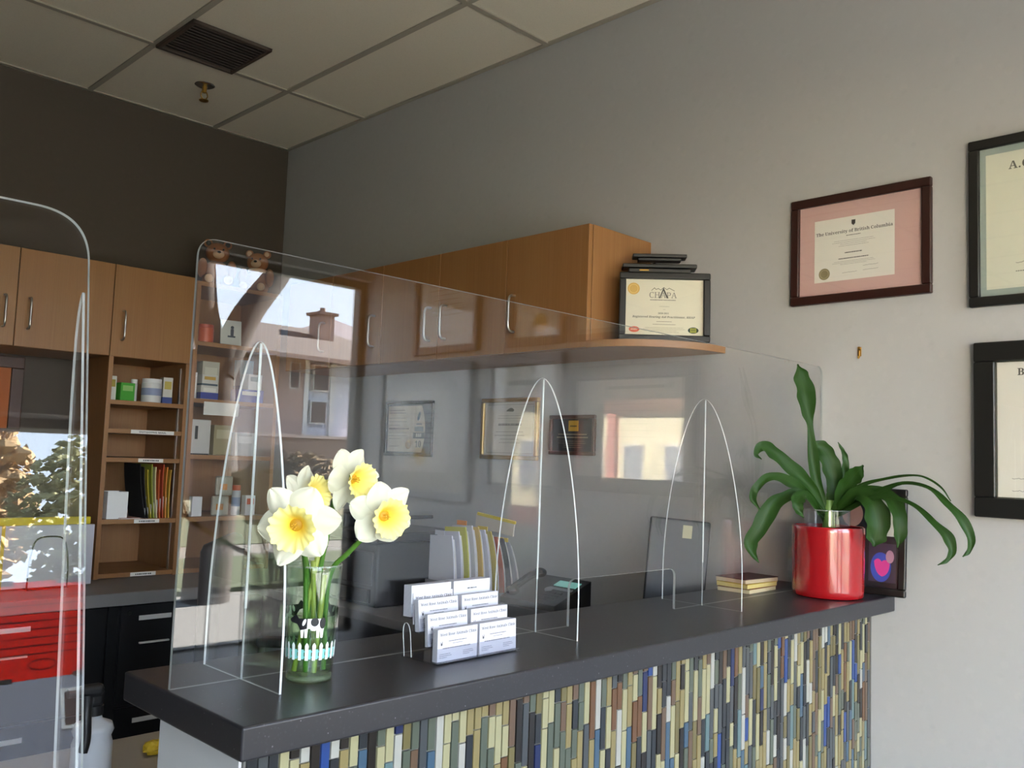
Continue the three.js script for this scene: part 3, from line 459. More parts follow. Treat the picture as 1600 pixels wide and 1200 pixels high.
// ---------------------------------------------------------------- vase and daffodils
{
  const vx = 0.747, vz = -1.146, y0 = TOPY + 0.0005;
  const t = thing('glass_tumbler', 'clear tumbler printed with cows and a picket fence, holding daffodils', 'glass', [vx, y0, vz]);
  const R = (y) => 0.0335 + 0.0075 * Math.pow(y / 0.165, 1.3);
  const prof = []; for (let i = 0; i <= 20; i++) prof.push([R(i / 20 * 0.165), i / 20 * 0.165]);
  const inner = []; for (let i = 20; i >= 0; i--) { const y = 0.011 + i / 20 * 0.154; inner.push([R(y) - 0.0022, y]); }
  part(t, 'glass_wall', lathe([[0.0005, 0], [0.03, 0], ...prof, ...inner, [0.0005, 0.011]], 56), phy({ color: '#eff5ef', roughness: 0, transmission: 1, thickness: 0, ior: 1.5 }));
  part(t, 'rim', new THREE.TorusGeometry(R(0.165) - 0.001, 0.0013, 8, 56).rotateX(Math.PI / 2).translate(0, 0.165, 0), phy({ color: '#f4f8f6', roughness: 0.05, transmission: 0.85, thickness: 0 }));
  part(t, 'thick_base', lathe([[0.0005, 0.0005], [0.0325, 0.0008], [0.0325, 0.009], [0.0005, 0.0095]], 40), phy({ color: '#dfe8d2', roughness: 0.02, transmission: 0.9, thickness: 0 }));
  const print = canvas(1024, 512, (g, w, h) => {
    g.clearRect(0, 0, w, h);
    for (let k = 0; k < 3; k++) {
      g.save(); g.translate(190 + k * 341, k === 1 ? 175 : 120); g.scale(k === 2 ? -1.25 : 1.25, 1.35);
      g.fillStyle = '#f4f3ef'; g.fillRect(-40, -20, 118, 60); for (const q of [-34, -14, 46, 66]) { g.beginPath(); g.moveTo(q - 8, 30); g.lineTo(q - 4, 96); g.lineTo(q + 8, 96); g.lineTo(q + 12, 30); g.fill(); }
      g.fillStyle = '#15151a'; g.beginPath(); g.moveTo(-50, -20); g.lineTo(-64, -44); g.lineTo(-104, -12); g.lineTo(-98, 4); g.lineTo(-60, 14); g.lineTo(-40, 50); g.lineTo(-8, 40); g.lineTo(-6, -22); g.fill(); g.beginPath(); g.ellipse(30, 0, 20, 26, 0, 0, 7); g.fill(); g.beginPath(); g.ellipse(70, 8, 16, 34, 0, 0, 7); g.fill(); g.fillStyle = '#f4f3ef'; g.beginPath(); g.ellipse(-22, 2, 8, 22, 0.3, 0, 7); g.fill(); g.beginPath(); g.ellipse(26, 44, 16, 9, 0, 0, 7); g.fill(); g.restore();
    }
    g.fillStyle = '#4fa8a0'; g.fillRect(0, 410, w, 14); g.fillRect(0, 455, w, 14); g.fillStyle = '#7cc4bd'; for (let i = 0; i < 22; i++) g.fillRect(i * 46.5 + 25, 400, 18, 80);
    g.fillStyle = '#eaf6f4'; for (let i = 0; i < 22; i++) { const x = i * 46.5 + 4; g.beginPath(); g.moveTo(x, 490); g.lineTo(x, 385); g.quadraticCurveTo(x - 5, 370, x + 11, 345); g.quadraticCurveTo(x + 27, 370, x + 22, 385); g.lineTo(x + 22, 490); g.fill(); }
  });
  const pg = new THREE.CylinderGeometry(R(0.118) + 0.0006, R(0.03) + 0.0006, 0.088, 56, 1, true); pg.rotateY(2.35).translate(0, 0.074, 0);
  part(t, 'printed_decoration', pg, std(0xffffff, 0.5, { map: print, transparent: true, alphaTest: 0.4, side: THREE.DoubleSide }));
  part(t, 'water', lathe([[0.0005, 0.012], [R(0.012) - 0.0026, 0.012], [R(0.09) - 0.0026, 0.09], [0.0005, 0.09]], 40), M.water);
  // flowers: head position, facing, petal phase
  const F = [
    ['daffodil', 'white daffodil with yellow trumpet facing the camera, lowest at left', [0.6298, 1.3052, -1.0127], [-0.70, -0.14, 0.70], 0.97, 0.2],
    ['daffodil', 'white daffodil in profile behind the large front daffodil', [0.7164, 1.3383, -1.1209], [0.238, 0.253, 0.938], 0.78, 0.5],
    ['daffodil', 'topmost white daffodil turned to the right', [0.7639, 1.3622, -1.0849], [0.119, -0.126, 0.985], 0.86, 0.1],
    ['daffodil', 'rightmost white daffodil with a curled lower petal', [0.785, 1.3121, -1.0343], [-0.176, -0.099, 0.979], 0.92, 0.75],
  ];
  const petalM = phy({ color: '#e9e7d0', roughness: 0.6, transmission: 0.25, thickness: 0, side: THREE.DoubleSide }), coronaM = std(0xffffff, 0.6, { vertexColors: true, side: THREE.DoubleSide });
  const petal = (L, wd, sd) => { // grows along +x, face +z
    seed = sd; const N = 14, K = 8, pos = [], uv = [], id = [], lift = rr(-0.1, 0.12), tw = rr(-0.25, 0.25), cup = rr(0.12, 0.26);
    for (let i = 0; i <= N; i++) { const u = i / N, wv = wd * Math.pow(Math.sin(Math.PI * Math.min(0.99, 0.1 + 0.9 * Math.pow(u, 0.95))), 0.6); for (let j = 0; j <= K; j++) { const v = j / K * 2 - 1, x = L * (0.1 + 0.9 * u), y = v * wv, z = -0.004 + lift * L * u * u - cup * wv * v * v + 0.0014 * Math.sin(v * 7 + u * 6) * u + tw * y * u; pos.push(x, y, z); uv.push(u, j / K); if (i < N && j < K) { const a = i * (K + 1) + j; id.push(a, a + K + 1, a + 1, a + 1, a + K + 1, a + K + 2); } } }
    const g = new THREE.BufferGeometry(); g.setAttribute('position', new THREE.Float32BufferAttribute(pos, 3)); g.setAttribute('uv', new THREE.Float32BufferAttribute(uv, 2)); g.setIndex(id); g.computeVertexNormals(); return g;
  };
  const corona = (r) => { const N = 12, K = 72, pos = [], col = [], id = []; for (let i = 0; i <= N; i++) { const u = i / N, rad = r * (0.28 + 0.5 * Math.pow(u, 0.8) + 0.3 * Math.pow(u, 5)), z = r * 0.95 * u; for (let j = 0; j <= K; j++) { const a = j / K * 6.28319, ru = 1 + (0.05 * Math.sin(a * 12) + 0.05 * Math.sin(a * 18 + 1)) * Math.pow(u, 3); pos.push(rad * ru * Math.cos(a), rad * ru * Math.sin(a), z + r * 0.06 * Math.sin(a * 15 + 2) * Math.pow(u, 4)); const k = Math.pow(u, 0.9); col.push(0.86 + 0.06 * k, 0.62 + 0.22 * k, 0.04 + 0.28 * k); if (i < N && j < K) { const q = i * (K + 1) + j; id.push(q, q + 1, q + K + 1, q + 1, q + K + 2, q + K + 1); } } }
    const g = new THREE.BufferGeometry(); g.setAttribute('position', new THREE.Float32BufferAttribute(pos, 3)); g.setAttribute('color', new THREE.Float32BufferAttribute(col, 3)); g.setIndex(id); g.computeVertexNormals(); return g; };
  F.forEach(([n, label, p, d, s, ph], k) => {
    const f = thing(n, label, 'flower', [vx, y0, vz], 0, 'daffodils in the printed tumbler');
    const base = V(p[0] - vx, p[1] - y0, p[2] - vz), dir = V(...d).normalize(), q = new THREE.Quaternion().setFromUnitVectors(V(0, 0, 1), dir);
    const put = (g) => g.applyQuaternion(q).translate(base.x, base.y, base.z);
    for (let i = 0; i < 6; i++) { const g = petal(0.056 * s * (i % 2 ? 0.95 : 1.05), 0.0225 * s * (i % 2 ? 1.1 : 0.95), 100 + k * 10 + i); if (k === 3 && i === 4) { const a = g.attributes.position; for (let m = 0; m < a.count; m++) { const x = a.getX(m), w = x * 28; a.setXYZ(m, 0.012 + 0.03 * Math.sin(Math.min(w, 2.6) * 0.55), a.getY(m), 0.004 + 0.018 * (1 - Math.cos(w * 0.9))); } g.computeVertexNormals(); } put(g.translate(0, 0, i % 2 ? 0.0012 : -0.0008).rotateZ(ph + i * Math.PI / 3)); part(f, 'petal', g, petalM); }
    part(f, 'corona', put(corona(0.028 * s)), coronaM, 'yellow ruffled trumpet');
    part(f, 'throat', put(new THREE.SphereGeometry(0.0092 * s, 16, 8, 0, 6.2832, 0, 1.2).rotateX(Math.PI / 2).scale(1, 1, 0.5).translate(0, 0, -0.001)), std('#b98c14', 0.6)); part(f, 'stamen', [0, 1, 2, 3, 4].map((i) => put(cyl(0.0006, 0.001, 0.011, 0, 0, 0, 6).rotateX(Math.PI / 2).translate(0.003 * Math.cos(i * 1.26), 0.003 * Math.sin(i * 1.26), 0.002))), std('#d8ae3a', 0.6));
    const back = base.clone().addScaledVector(dir, -0.03 * s), bend = base.clone().addScaledVector(dir, -0.04 * s).add(V(0, -0.022, 0));
    part(f, 'ovary', tube([base.clone().addScaledVector(dir, -0.002), base.clone().addScaledVector(dir, -0.016 * s), back], 0.0045, 10, 8), M.stem);
    const foot = V([-0.012, 0.004, 0.012, 0.016][k], 0.014, [0.01, -0.014, -0.004, 0.012][k]), rim = V([-0.022, -0.008, 0.016, 0.022][k], 0.155, [0.012, -0.004, -0.008, 0.012][k]);
    part(f, 'stem', new THREE.TubeGeometry(new THREE.CatmullRomCurve3([back, bend, rim.clone().lerp(bend, 0.4), rim, foot]), 48, 0.0038, 8), M.stem);
    if (k < 3) { const [a, b] = [[V(-0.02, 0.013, -0.008), V(0.008, 0.2, 0.002)], [V(0.016, 0.013, -0.012), V(-0.006, 0.17, 0.006)], [V(-0.004, 0.013, 0.018), V(0.012, 0.15, 0.01)]][k]; part(f, 'leaf_blade', tube([a, a.clone().lerp(b, 0.5), b], 0.004, 16, 8), M.stemPale); }
    part(f, 'spathe', new THREE.ConeGeometry(0.005, 0.028, 8).translate(0, 0.012, 0).applyQuaternion(new THREE.Quaternion().setFromUnitVectors(V(0, 1, 0), dir.clone().add(V(0, 0.5, 0)).normalize())).translate(bend.x, bend.y, bend.z), std('#a08a5a', 0.8));
  });
}

// ---------------------------------------------------------------- red pot, plant
{
  const px = 2.3, pz = -1.1, y0 = TOPY + 0.0005;
  const p = thing('red_pot', 'glossy red cylindrical pot at the wall end of the counter', 'pot', [px, y0, pz]);
  part(p, 'wall', lathe([[0.0005, 0], [0.082, 0], [0.088, 0.004], [0.0905, 0.02], [0.092, 0.17], [0.0915, 0.181], [0.089, 0.183], [0.0865, 0.181], [0.086, 0.02], [0.0005, 0.018]], 72), M.red);
  const j = thing('glass_jar', 'clear glass jar standing inside the red pot', 'jar', [px - 0.005, y0 + 0.0195, pz]);
  part(j, 'glass_wall', lathe([[0.0005, 0], [0.055, 0], [0.058, 0.006], [0.058, 0.205], [0.0555, 0.205], [0.0555, 0.008], [0.0005, 0.006]], 48), M.clearPlastic);
  part(j, 'rim', new THREE.TorusGeometry(0.0568, 0.0016, 8, 48).rotateX(Math.PI / 2).translate(0, 0.205, 0), phy({ color: '#eef2f0', roughness: 0.05, transmission: 0.85, thickness: 0 }));
  const t = thing('potted_plant', 'leafy green dracaena with long drooping leaves in the red pot', 'plant', [px, y0, pz]);
  part(t, 'stalk', tube([V(-0.004, 0.03, 0), V(-0.002, 0.1, 0.002), V(0, 0.18, 0), V(0.003, 0.25, 0.0)], 0.0145, 20, 12), M.stalk);
  part(t, 'side_stalk', tube([V(0.01, 0.03, 0.01), V(0.012, 0.13, 0.008), V(0.006, 0.22, 0.004)], 0.009, 16, 10), M.stalk);
  const L = [[[2.2916,1.2629,-1.1031,0.0203],[2.274,1.3298,-1.1129,0.0339],[2.2561,1.4137,-1.1209,0.0339],[2.2421,1.5096,-1.1237,0.0186],[2.2242,1.5526,-1.1224,0.0405],[2.2059,1.602,-1.1207,0.0605],[2.1849,1.6407,-1.123,0.0469],[2.1671,1.6709,-1.1231,0.005]],[[2.2902,1.2798,-1.1025,0.017],[2.235,1.3546,-1.1205,0.037],[2.1792,1.3998,-1.1426,0.0433],[2.1222,1.4392,-1.1665,0.0413],[2.083,1.4525,-1.1757,0.0328],[2.0652,1.4322,-1.1816,0.013],[2.0767,1.4198,-1.1717,0.0033]],[[2.2902,1.2798,-1.1025,0.0136],[2.2147,1.3425,-1.128,0.0268],[2.1551,1.3681,-1.142,0.0364],[2.0953,1.3767,-1.1581,0.0228],[2.0562,1.3516,-1.1717,0.0243],[2.0507,1.3222,-1.1806,0.0194],[2.0658,1.2922,-1.169,0.0049]],[[2.2909,1.2713,-1.1028,0.0136],[2.206,1.3345,-1.1235,0.0233],[2.1491,1.3289,-1.1384,0.0329],[2.1061,1.3038,-1.1559,0.0457],[2.0795,1.2514,-1.1744,0.0487],[2.0658,1.2084,-1.193,0.039],[2.0743,1.1764,-1.1883,0.0179],[2.0849,1.1591,-1.1797,0.0032]],[[2.2849,1.271,-1.1088,0.0136],[2.1717,1.3358,-1.1008,0.0229],[2.1218,1.3186,-1.0959,0.0386],[2.1166,1.2967,-1.0895,0.0256],[2.1272,1.278,-1.0811,0.0032]],[[2.2993,1.2718,-1.0944,0.0237],[2.3187,1.3562,-1.0936,0.0479],[2.3144,1.4205,-1.1045,0.0584],[2.3035,1.461,-1.1248,0.0448],[2.2902,1.4741,-1.1365,0.0086]],[[2.3074,1.2891,-1.0843,0.0136],[2.3456,1.3826,-1.0778,0.0223],[2.3444,1.4255,-1.074,0.0206],[2.3359,1.4543,-1.0791,0.012],[2.3257,1.4743,-1.0869,0.0034]],[[2.3029,1.272,-1.0908,0.0203],[2.2928,1.3583,-1.0483,0.0469],[2.2893,1.3926,-1.0195,0.0465],[2.2905,1.4147,-1.0015,0.0066]],[[2.3039,1.289,-1.0879,0.017],[2.2937,1.3397,-1.0212,0.0398],[2.2837,1.3211,-0.9766,0.062],[2.2781,1.274,-0.9594,0.0711],[2.2781,1.2335,-0.9641,0.055],[2.2765,1.2108,-0.9683,0.0097]],[[2.3074,1.2891,-1.0843,0.017],[2.3031,1.3476,-0.9967,0.033],[2.3023,1.3375,-0.942,0.0422],[2.2937,1.2961,-0.9129,0.0449],[2.29,1.2459,-0.9082,0.0351],[2.2884,1.2123,-0.9138,0.0048]],[[2.3074,1.2891,-1.0843,0.0136],[2.3045,1.3562,-1.0227,0.015],[2.3051,1.3825,-0.9481,0.0082],[2.3058,1.3925,-0.8612,0.0064],[2.3103,1.3662,-0.8173,0.0063],[2.3202,1.3346,-0.797,0.0031]],[[2.3077,1.2858,-1.0844,0.0136],[2.3009,1.3457,-0.9708,0.018],[2.2941,1.3731,-0.9036,0.0112],[2.2882,1.365,-0.8395,0.011],[2.2824,1.329,-0.7928,0.0215],[2.2822,1.2876,-0.7553,0.0288],[2.2869,1.2451,-0.7414,0.0211],[2.2847,1.2193,-0.7465,0.0121],[2.2762,1.2068,-0.7565,0.003]],[[2.3107,1.2791,-1.0822,0.0136],[2.2873,1.3383,-0.9569,0.0146],[2.2846,1.3223,-0.8764,0.0126],[2.2795,1.2868,-0.8289,0.0186],[2.2797,1.2486,-0.7907,0.0322],[2.2783,1.2162,-0.7816,0.0213],[2.2715,1.1945,-0.791,0.0107],[2.2574,1.1831,-0.8064,0.003]]];
  const leafT = canvas(64, 256, (g, w, h) => { g.fillStyle = '#21400f'; g.fillRect(0, 0, w, h); for (let i = 0; i < 40; i++) { g.globalAlpha = 0.25; g.fillStyle = i % 3 ? '#1a340c' : '#2f5518'; g.fillRect((i * 37) % 64, 0, 1.5, h); } g.globalAlpha = 0.5; g.fillStyle = '#2c4a1c'; g.fillRect(30, 0, 4, h); g.globalAlpha = 1; });
  const leafM = phy({ color: 0xffffff, map: leafT, roughness: 0.5, specularIntensity: 0.45, transmission: 0.12, thickness: 0, side: THREE.DoubleSide });
  const face = V(-0.72, 0.28, 0.64).normalize();
  L.forEach((pts, q) => {
    const c = new THREE.CatmullRomCurve3(pts.map((a) => V(a[0] - px, a[1] - y0, a[2] - pz)), false, 'centripetal'), N = 40, K = 6, pos = [], uv = [], id = [], ws = pts.map((a) => a[3]);
    for (let i = 0; i <= N; i++) {
      const u = i / N, o = c.getPoint(u), tg = c.getTangent(u), f = u * (ws.length - 1), k = Math.min(ws.length - 2, Math.floor(f)), fr = f - k, sm = fr * fr * (3 - 2 * fr), w = ws[k] + (ws[k + 1] - ws[k]) * sm;
      const side = tg.clone().cross(face).normalize(), nn = side.clone().cross(tg).normalize();
      for (let m = 0; m <= K; m++) { const v = m / K * 2 - 1, e = o.clone().addScaledVector(side, v * w * 0.44 * (1 + 0.07 * Math.sin(u * 23 + q) + 0.05 * Math.sin(u * 41 + v * 2 + q))).addScaledVector(nn, 0.16 * w * (v * v - 0.4) + 0.0012 * Math.sin(u * 17 + v * 3 + q)); pos.push(e.x, e.y, e.z); uv.push(m / K, u); if (i < N && m < K) { const a = i * (K + 1) + m; id.push(a, a + 1, a + K + 1, a + 1, a + K + 2, a + K + 1); } }
    }
    const g = new THREE.BufferGeometry(); g.setAttribute('position', new THREE.Float32BufferAttribute(pos, 3)); g.setAttribute('uv', new THREE.Float32BufferAttribute(uv, 2)); g.setIndex(id); g.computeVertexNormals();
    part(t, 'leaf', g, leafM);
  });
}
// collage photo frame leaning on the wall behind the pot
{
  const t = framed('photo_frame', 'black collage photo frame leaning on the wall behind the red pot', 'frame', [WX - 0.032, TOPY + 0.0008, -1.065], onWall, 0.225, 0.285, { border: 0.02, depth: 0.014, frame: M.frameBlack, page: [0, 1, 0, 1], px: 512, draw: (g, w, h) => {
    bg(g, w, h, '#15131a');
    g.fillStyle = '#c9cdc8'; g.fillRect(w * 0.62, h * 0.04, w * 0.34, h * 0.4); g.fillStyle = '#b98a7c'; g.beginPath(); g.ellipse(w * 0.3, h * 0.22, w * 0.16, h * 0.14, 0, 0, 7); g.fill(); g.fillStyle = '#3a2c50'; g.fillRect(w * 0.06, h * 0.42, w * 0.4, h * 0.2); g.fillStyle = '#c9a53c'; g.fillRect(w * 0.06, h * 0.66, w * 0.4, h * 0.14); g.fillStyle = '#e3e1dd'; g.fillRect(w * 0.06, h * 0.8, w * 0.4, h * 0.14);
    g.fillStyle = '#3f3248'; g.fillRect(w * 0.56, h * 0.52, w * 0.4, h * 0.42); g.fillStyle = '#3a50b4'; g.beginPath(); g.ellipse(w * 0.74, h * 0.78, w * 0.15, h * 0.16, 0, 0, 7); g.fill(); g.fillStyle = '#e0459a'; g.beginPath(); g.moveTo(w * 0.64, h * 0.72); g.quadraticCurveTo(w * 0.7, h * 0.66, w * 0.75, h * 0.72); g.quadraticCurveTo(w * 0.82, h * 0.67, w * 0.87, h * 0.74); g.quadraticCurveTo(w * 0.86, h * 0.86, w * 0.76, h * 0.88); g.quadraticCurveTo(w * 0.66, h * 0.86, w * 0.64, h * 0.72); g.fill(); g.fillStyle = '#b58aa4'; g.beginPath(); g.ellipse(w * 0.87, h * 0.66, w * 0.06, h * 0.07, 0, 0, 7); g.fill(); } });
  t.rotation.order = 'YXZ'; t.rotation.x = -0.05;
}

// ---------------------------------------------------------------- business card stand
{
  const ang = 0.03, ox = 1.047, oz = -1.1, y0 = TOPY + 0.0005;
  const t = thing('card_stand', 'clear tiered stand full of white business cards on the counter', 'card stand', [ox, y0, oz], ang);
  part(t, 'base', box2(-0.097, 0.097, 0, 0.003, -0.088, 0.002, 0.001), M.clearPlastic);
  for (const s of [-1, 1]) part(t, 'side_rod', tube([V(s * 0.097, 0.002, -0.08), V(s * 0.097, 0.05, -0.084), V(s * 0.097, 0.056, -0.078), V(s * 0.097, 0.05, -0.07), V(s * 0.097, 0.003, -0.062)], 0.0007, 24, 6), M.acrylicEdge);
  const cardT = canvas(512, 288, (g, w, h) => { bg(g, w, h, '#cdccd3'); g.fillStyle = '#3f3f44'; g.font = 'bold 37px serif'; g.fillText('West Rose Animals Clinic Ltd', 30, 62); inkLines(g, w * 0.5, 108, w * 0.5, 1, 10, '#55555a', 8); inkLines(g, w * 0.5, 132, w * 0.28, 1, 10, '#707076', 6); g.fillStyle = '#55555a'; g.beginPath(); g.arc(52, 135, 12, 0, 7); g.fill(); g.fillRect(40, 110, 6, 20); g.fillRect(58, 108, 6, 20); inkLines(g, w * 0.48, 168, w * 0.78, 1, 10, '#5f5f65', 9); inkLines(g, 30, 220, w * 0.3, 3, 16, '#808088', 6, false); inkLines(g, w * 0.64, 214, w * 0.28, 3, 16, '#808088', 6, false); });
  const apptT = canvas(256, 144, (g, w, h) => { bg(g, w, h, '#d0d0d5'); inkLines(g, w * 0.5, 36, w * 0.28, 1, 10, '#45454a', 6); });
  const edge = std('#b9b9c0', 0.8, { map: canvas(16, 128, (g, w, h) => { bg(g, w, h, '#ffffff'); g.fillStyle = '#c5c5cc'; for (let i = 0; i < 42; i++) g.fillRect(0, i * 3, w, 1); }) });
  const faceM = std(0xffffff, 0.6, { map: cardT }), apptM = std(0xffffff, 0.6, { map: apptT });
  const lean = [[0.02, 0.1], [0.2, 0.06], [0.3, 0.12], [0.06, 0.06]], thick = [[0.011, 0.02], [0.007, 0.01], [0.01, 0.012], [0.019, 0.024]];
  const where = ['front left', 'front right', 'second row left', 'second row right', 'third row left', 'third row right', 'back left', 'back right'];
  for (let r = 0; r < 4; r++) for (let c = 0; c < 2; c++) {
    const x = (c ? 1 : -1) * 0.0475, y = 0.0035 + r * 0.0205, z = -0.006 - r * 0.0225, T = thick[r][c];
    const pk = part(t, 'pocket', [box2(x - 0.0455, x + 0.0455, y - 0.001, y + 0.021, z + 0.0012, z + 0.0022), box2(x - 0.0455, x + 0.0455, y - 0.0022, y - 0.0008, z - T - 0.002, z + 0.0022), box2(x - 0.0455, x + 0.0455, y - 0.001, y + 0.034, z - T - 0.003, z - T - 0.002)], M.clearPlastic);
    const s = thing('business_card_stack', `stack of white business cards in the ${where[r * 2 + c]} pocket of the stand`, 'cards', [ox, y0, oz], ang, 'business card stacks in the clear stand');
    const g = new THREE.BoxGeometry(0.0885, 0.0505, T).translate(0, 0.0252, -T / 2); const m = part(s, 'cards', g, [edge, edge, edge, edge, r === 3 ? apptM : faceM, edge]);
    m.position.set(x, y, z); m.rotation.x = -lean[r][c] * 0.4;
    if (r === 3 && c === 0) { const e = part(s, 'front_card', new THREE.BoxGeometry(0.0885, 0.0505, 0.0006).translate(0, 0.0252, 0), [edge, edge, edge, edge, faceM, edge]); e.position.set(x + 0.002, y - 0.012, z + 0.0035); e.rotation.x = -0.05; }
  }
}

// ---------------------------------------------------------------- things on the shelves
function bear(label, pos, turn, s, dark) {
  const t = thing('teddy_bear', label, 'toy', pos, turn, 'teddy bears on top of the bookcase'), f = std(dark ? '#8d5a3a' : '#9c6a48', 0.95), lt = std('#c9a88a', 0.95), bk = std('#141010', 0.4);
  const sc = (g) => g.scale(s, s, s);
  part(t, 'body', sc(ball(0.055, 0, 0.055, 0, 1, 1.05, 0.85)), f); part(t, 'head', sc(ball(0.043, 0, 0.143, 0.006, 1.06, 0.95, 0.95)), f);
  part(t, 'muzzle', sc(ball(0.02, 0, 0.132, 0.04, 1.1, 0.85, 0.9)), lt); part(t, 'nose', sc(ball(0.006, 0, 0.138, 0.057, 1.2, 0.9, 0.8, 10)), bk);
  for (const q of [-1, 1]) { const e = part(t, 'ear', sc(ball(0.017, q * 0.037, 0.18, 0, 1, 1, 0.6)), f); part(e, 'inner_ear', sc(ball(0.011, q * 0.037, 0.18, 0.007, 1, 1, 0.5, 10)), dark ? bk : lt); part(t, 'eye', sc(ball(0.0045, q * 0.017, 0.152, 0.042, 1, 1, 1, 8)), bk); part(t, 'arm', sc(ball(0.02, q * 0.055, 0.075, 0.018, 1, 2.0, 1).rotateZ(0)), f); const l = part(t, 'leg', sc(ball(0.024, q * 0.036, 0.0235, 0.055, 1, 0.98, 1.9)), f); part(l, 'foot_pad', sc(ball(0.017, q * 0.036, 0.0235, 0.095, 1, 1, 0.4, 10)), lt); }
  if (!dark) part(t, 'scarf', sc(new THREE.TorusGeometry(0.03, 0.011, 8, 20).rotateX(Math.PI / 2).translate(0, 0.105, 0)), lt);
  return t;
}
bear('brown teddy bear with dark ears at the left on the bookcase', [1.985, SH[0] + 0.0005, -4.02], -0.35, 1.2, true);
bear('tan teddy bear with pale scarf at the right on the bookcase', [2.2, SH[0] + 0.0005, -4.02], -0.7, 1.15, false);
function carton(label, pos, [w, h, d], turn, cols, group, name = 'product_box') {
  const t = thing(name, label, 'box', pos, turn, group);
  part(t, 'body', bx(w, h, d, 0, h / 2, 0, 0.0012), std(cols[0], 0.6));
  if (cols[1]) part(t, 'print_band', box2(-w / 2 - 0.0003, w / 2 + 0.0003, h * 0.02, h * (cols[3] ?? 0.35), -d / 2 - 0.0003, d / 2 + 0.0003), std(cols[1], 0.6));
  if (cols[2]) part(t, 'print_panel', box2(-w * 0.36, w * 0.36, h * 0.55, h * 0.85, d / 2, d / 2 + 0.0005), std(cols[2], 0.6));
  return t;
}
const jarThing = (name, label, cat, pos, r, h, col, capCol, band) => { const t = thing(name, label, cat, pos); part(t, 'body', lathe([[0.0005, 0], [r * 0.95, 0], [r, 0.003], [r, h * 0.8], [r * 0.92, h * 0.84], [0.0005, h * 0.84]], 28), std(col, 0.4)); part(t, 'cap', cyl(r * 0.96, r * 0.96, h * 0.17, 0, h * 0.83, 0, 28), std(capCol, 0.45)); if (band) part(t, 'label_band', cyl(r + 0.0004, r + 0.0004, h * 0.3, 0, h * 0.3, 0, 28), std(band, 0.6)); return t; };
{
  const y = 1.5875, z = -3.97, g = 'cartons on the top cubby shelf';
  carton('white carton with gold top at the left of the cubby shelf', [1.505, y, z], [0.04, 0.105, 0.05], 0.1, ['#dcd9cf', null, '#a9963e'], g);
  carton('bright green carton with pale lid on the cubby shelf', [1.567, y, z + 0.02], [0.062, 0.078, 0.05], 0.05, ['#3f9a2a', null, '#8fc06a'], g);
  jarThing('white_tube', 'thin white tube standing between the green carton and white jar', 'tube', [1.62, y, z - 0.02], 0.014, 0.1, '#d6d4cd', '#e8e6e0');
  jarThing('white_jar', 'white plastic jar with blue label on the cubby shelf', 'jar', [1.682, y, z + 0.02], 0.042, 0.105, '#d2d0cb', '#dcdad6', '#8b94b0');
  carton('tall slim white and blue carton beside the white jar', [1.756, y, z], [0.042, 0.118, 0.05], -0.1, ['#c9c6bb', '#3b4a86', '#b5a24a', 0.25], g);
  const y2 = 1.0825;
  const b = thing('paper_bin', 'white open paper bin on the lower cubby shelf', 'box', [1.55, y2, -3.95]); for (const [x0, x1, z0, z1] of [[-0.043, 0.043, 0.045, 0.048], [-0.043, 0.043, -0.048, -0.045], [-0.043, -0.04, -0.045, 0.045], [0.04, 0.043, -0.045, 0.045]]) part(b, 'wall', box2(x0, x1, 0.002, 0.115, z0, z1), M.paper); part(b, 'bottom', box2(-0.043, 0.043, 0, 0.002, -0.048, 0.048), M.paper);
  const fc = ['#1d1c1c', '#23211f', '#b9a52e', '#9fa83a', '#d8cf9a', '#c9602a', '#b8482a', '#d88a3a', '#c8a23a'], fl = ['black', 'dark', 'mustard', 'green', 'cream', 'orange', 'rust', 'light orange', 'ochre'];
  for (let i = 0; i < 9; i++) { const f = thing('file_folder', `${fl[i]} file folder leaning in the cubby, ${['first', 'second', 'third', 'fourth', 'fifth', 'sixth', 'seventh', 'eighth', 'ninth'][i]} from the left`, 'folder', [1.667 + i * 0.013, y2, -3.985], 0, 'leaning folders in the cubby'); const h = 0.235 - (i % 3) * 0.012; const s = new THREE.Shape(); s.moveTo(0, 0); s.lineTo(0.004, 0); s.quadraticCurveTo(-0.004 - (8 - i) * 0.003, h * 0.6, -(8 - i) * 0.0045 + 0.004, h); s.lineTo(-(8 - i) * 0.0045, h); s.quadraticCurveTo(-0.008 - (8 - i) * 0.003, h * 0.6, 0, 0); part(f, 'cover', slab(s, 0.17, 8).translate(0, 0, -0.08), std(fc[i], 0.75)); part(f, 'sheets', box2(0.004, 0.0055, 0.001, h * 0.4, -0.07, 0.08), M.paper); }
  for (let i = 0; i < 2; i++) part(thing('loose_paper', i ? 'red edged loose sheet lying above another sheet in the cubby' : 'white loose sheet lying flat on the cubby shelf floor', 'paper', [1.6, y2 + i * 0.0022, -3.935 + i * 0.006], 0.1 * i), 'sheet', bx(0.09, 0.002, 0.09, 0, 0.001, 0), i ? std('#c2988a', 0.8) : M.paper);
}
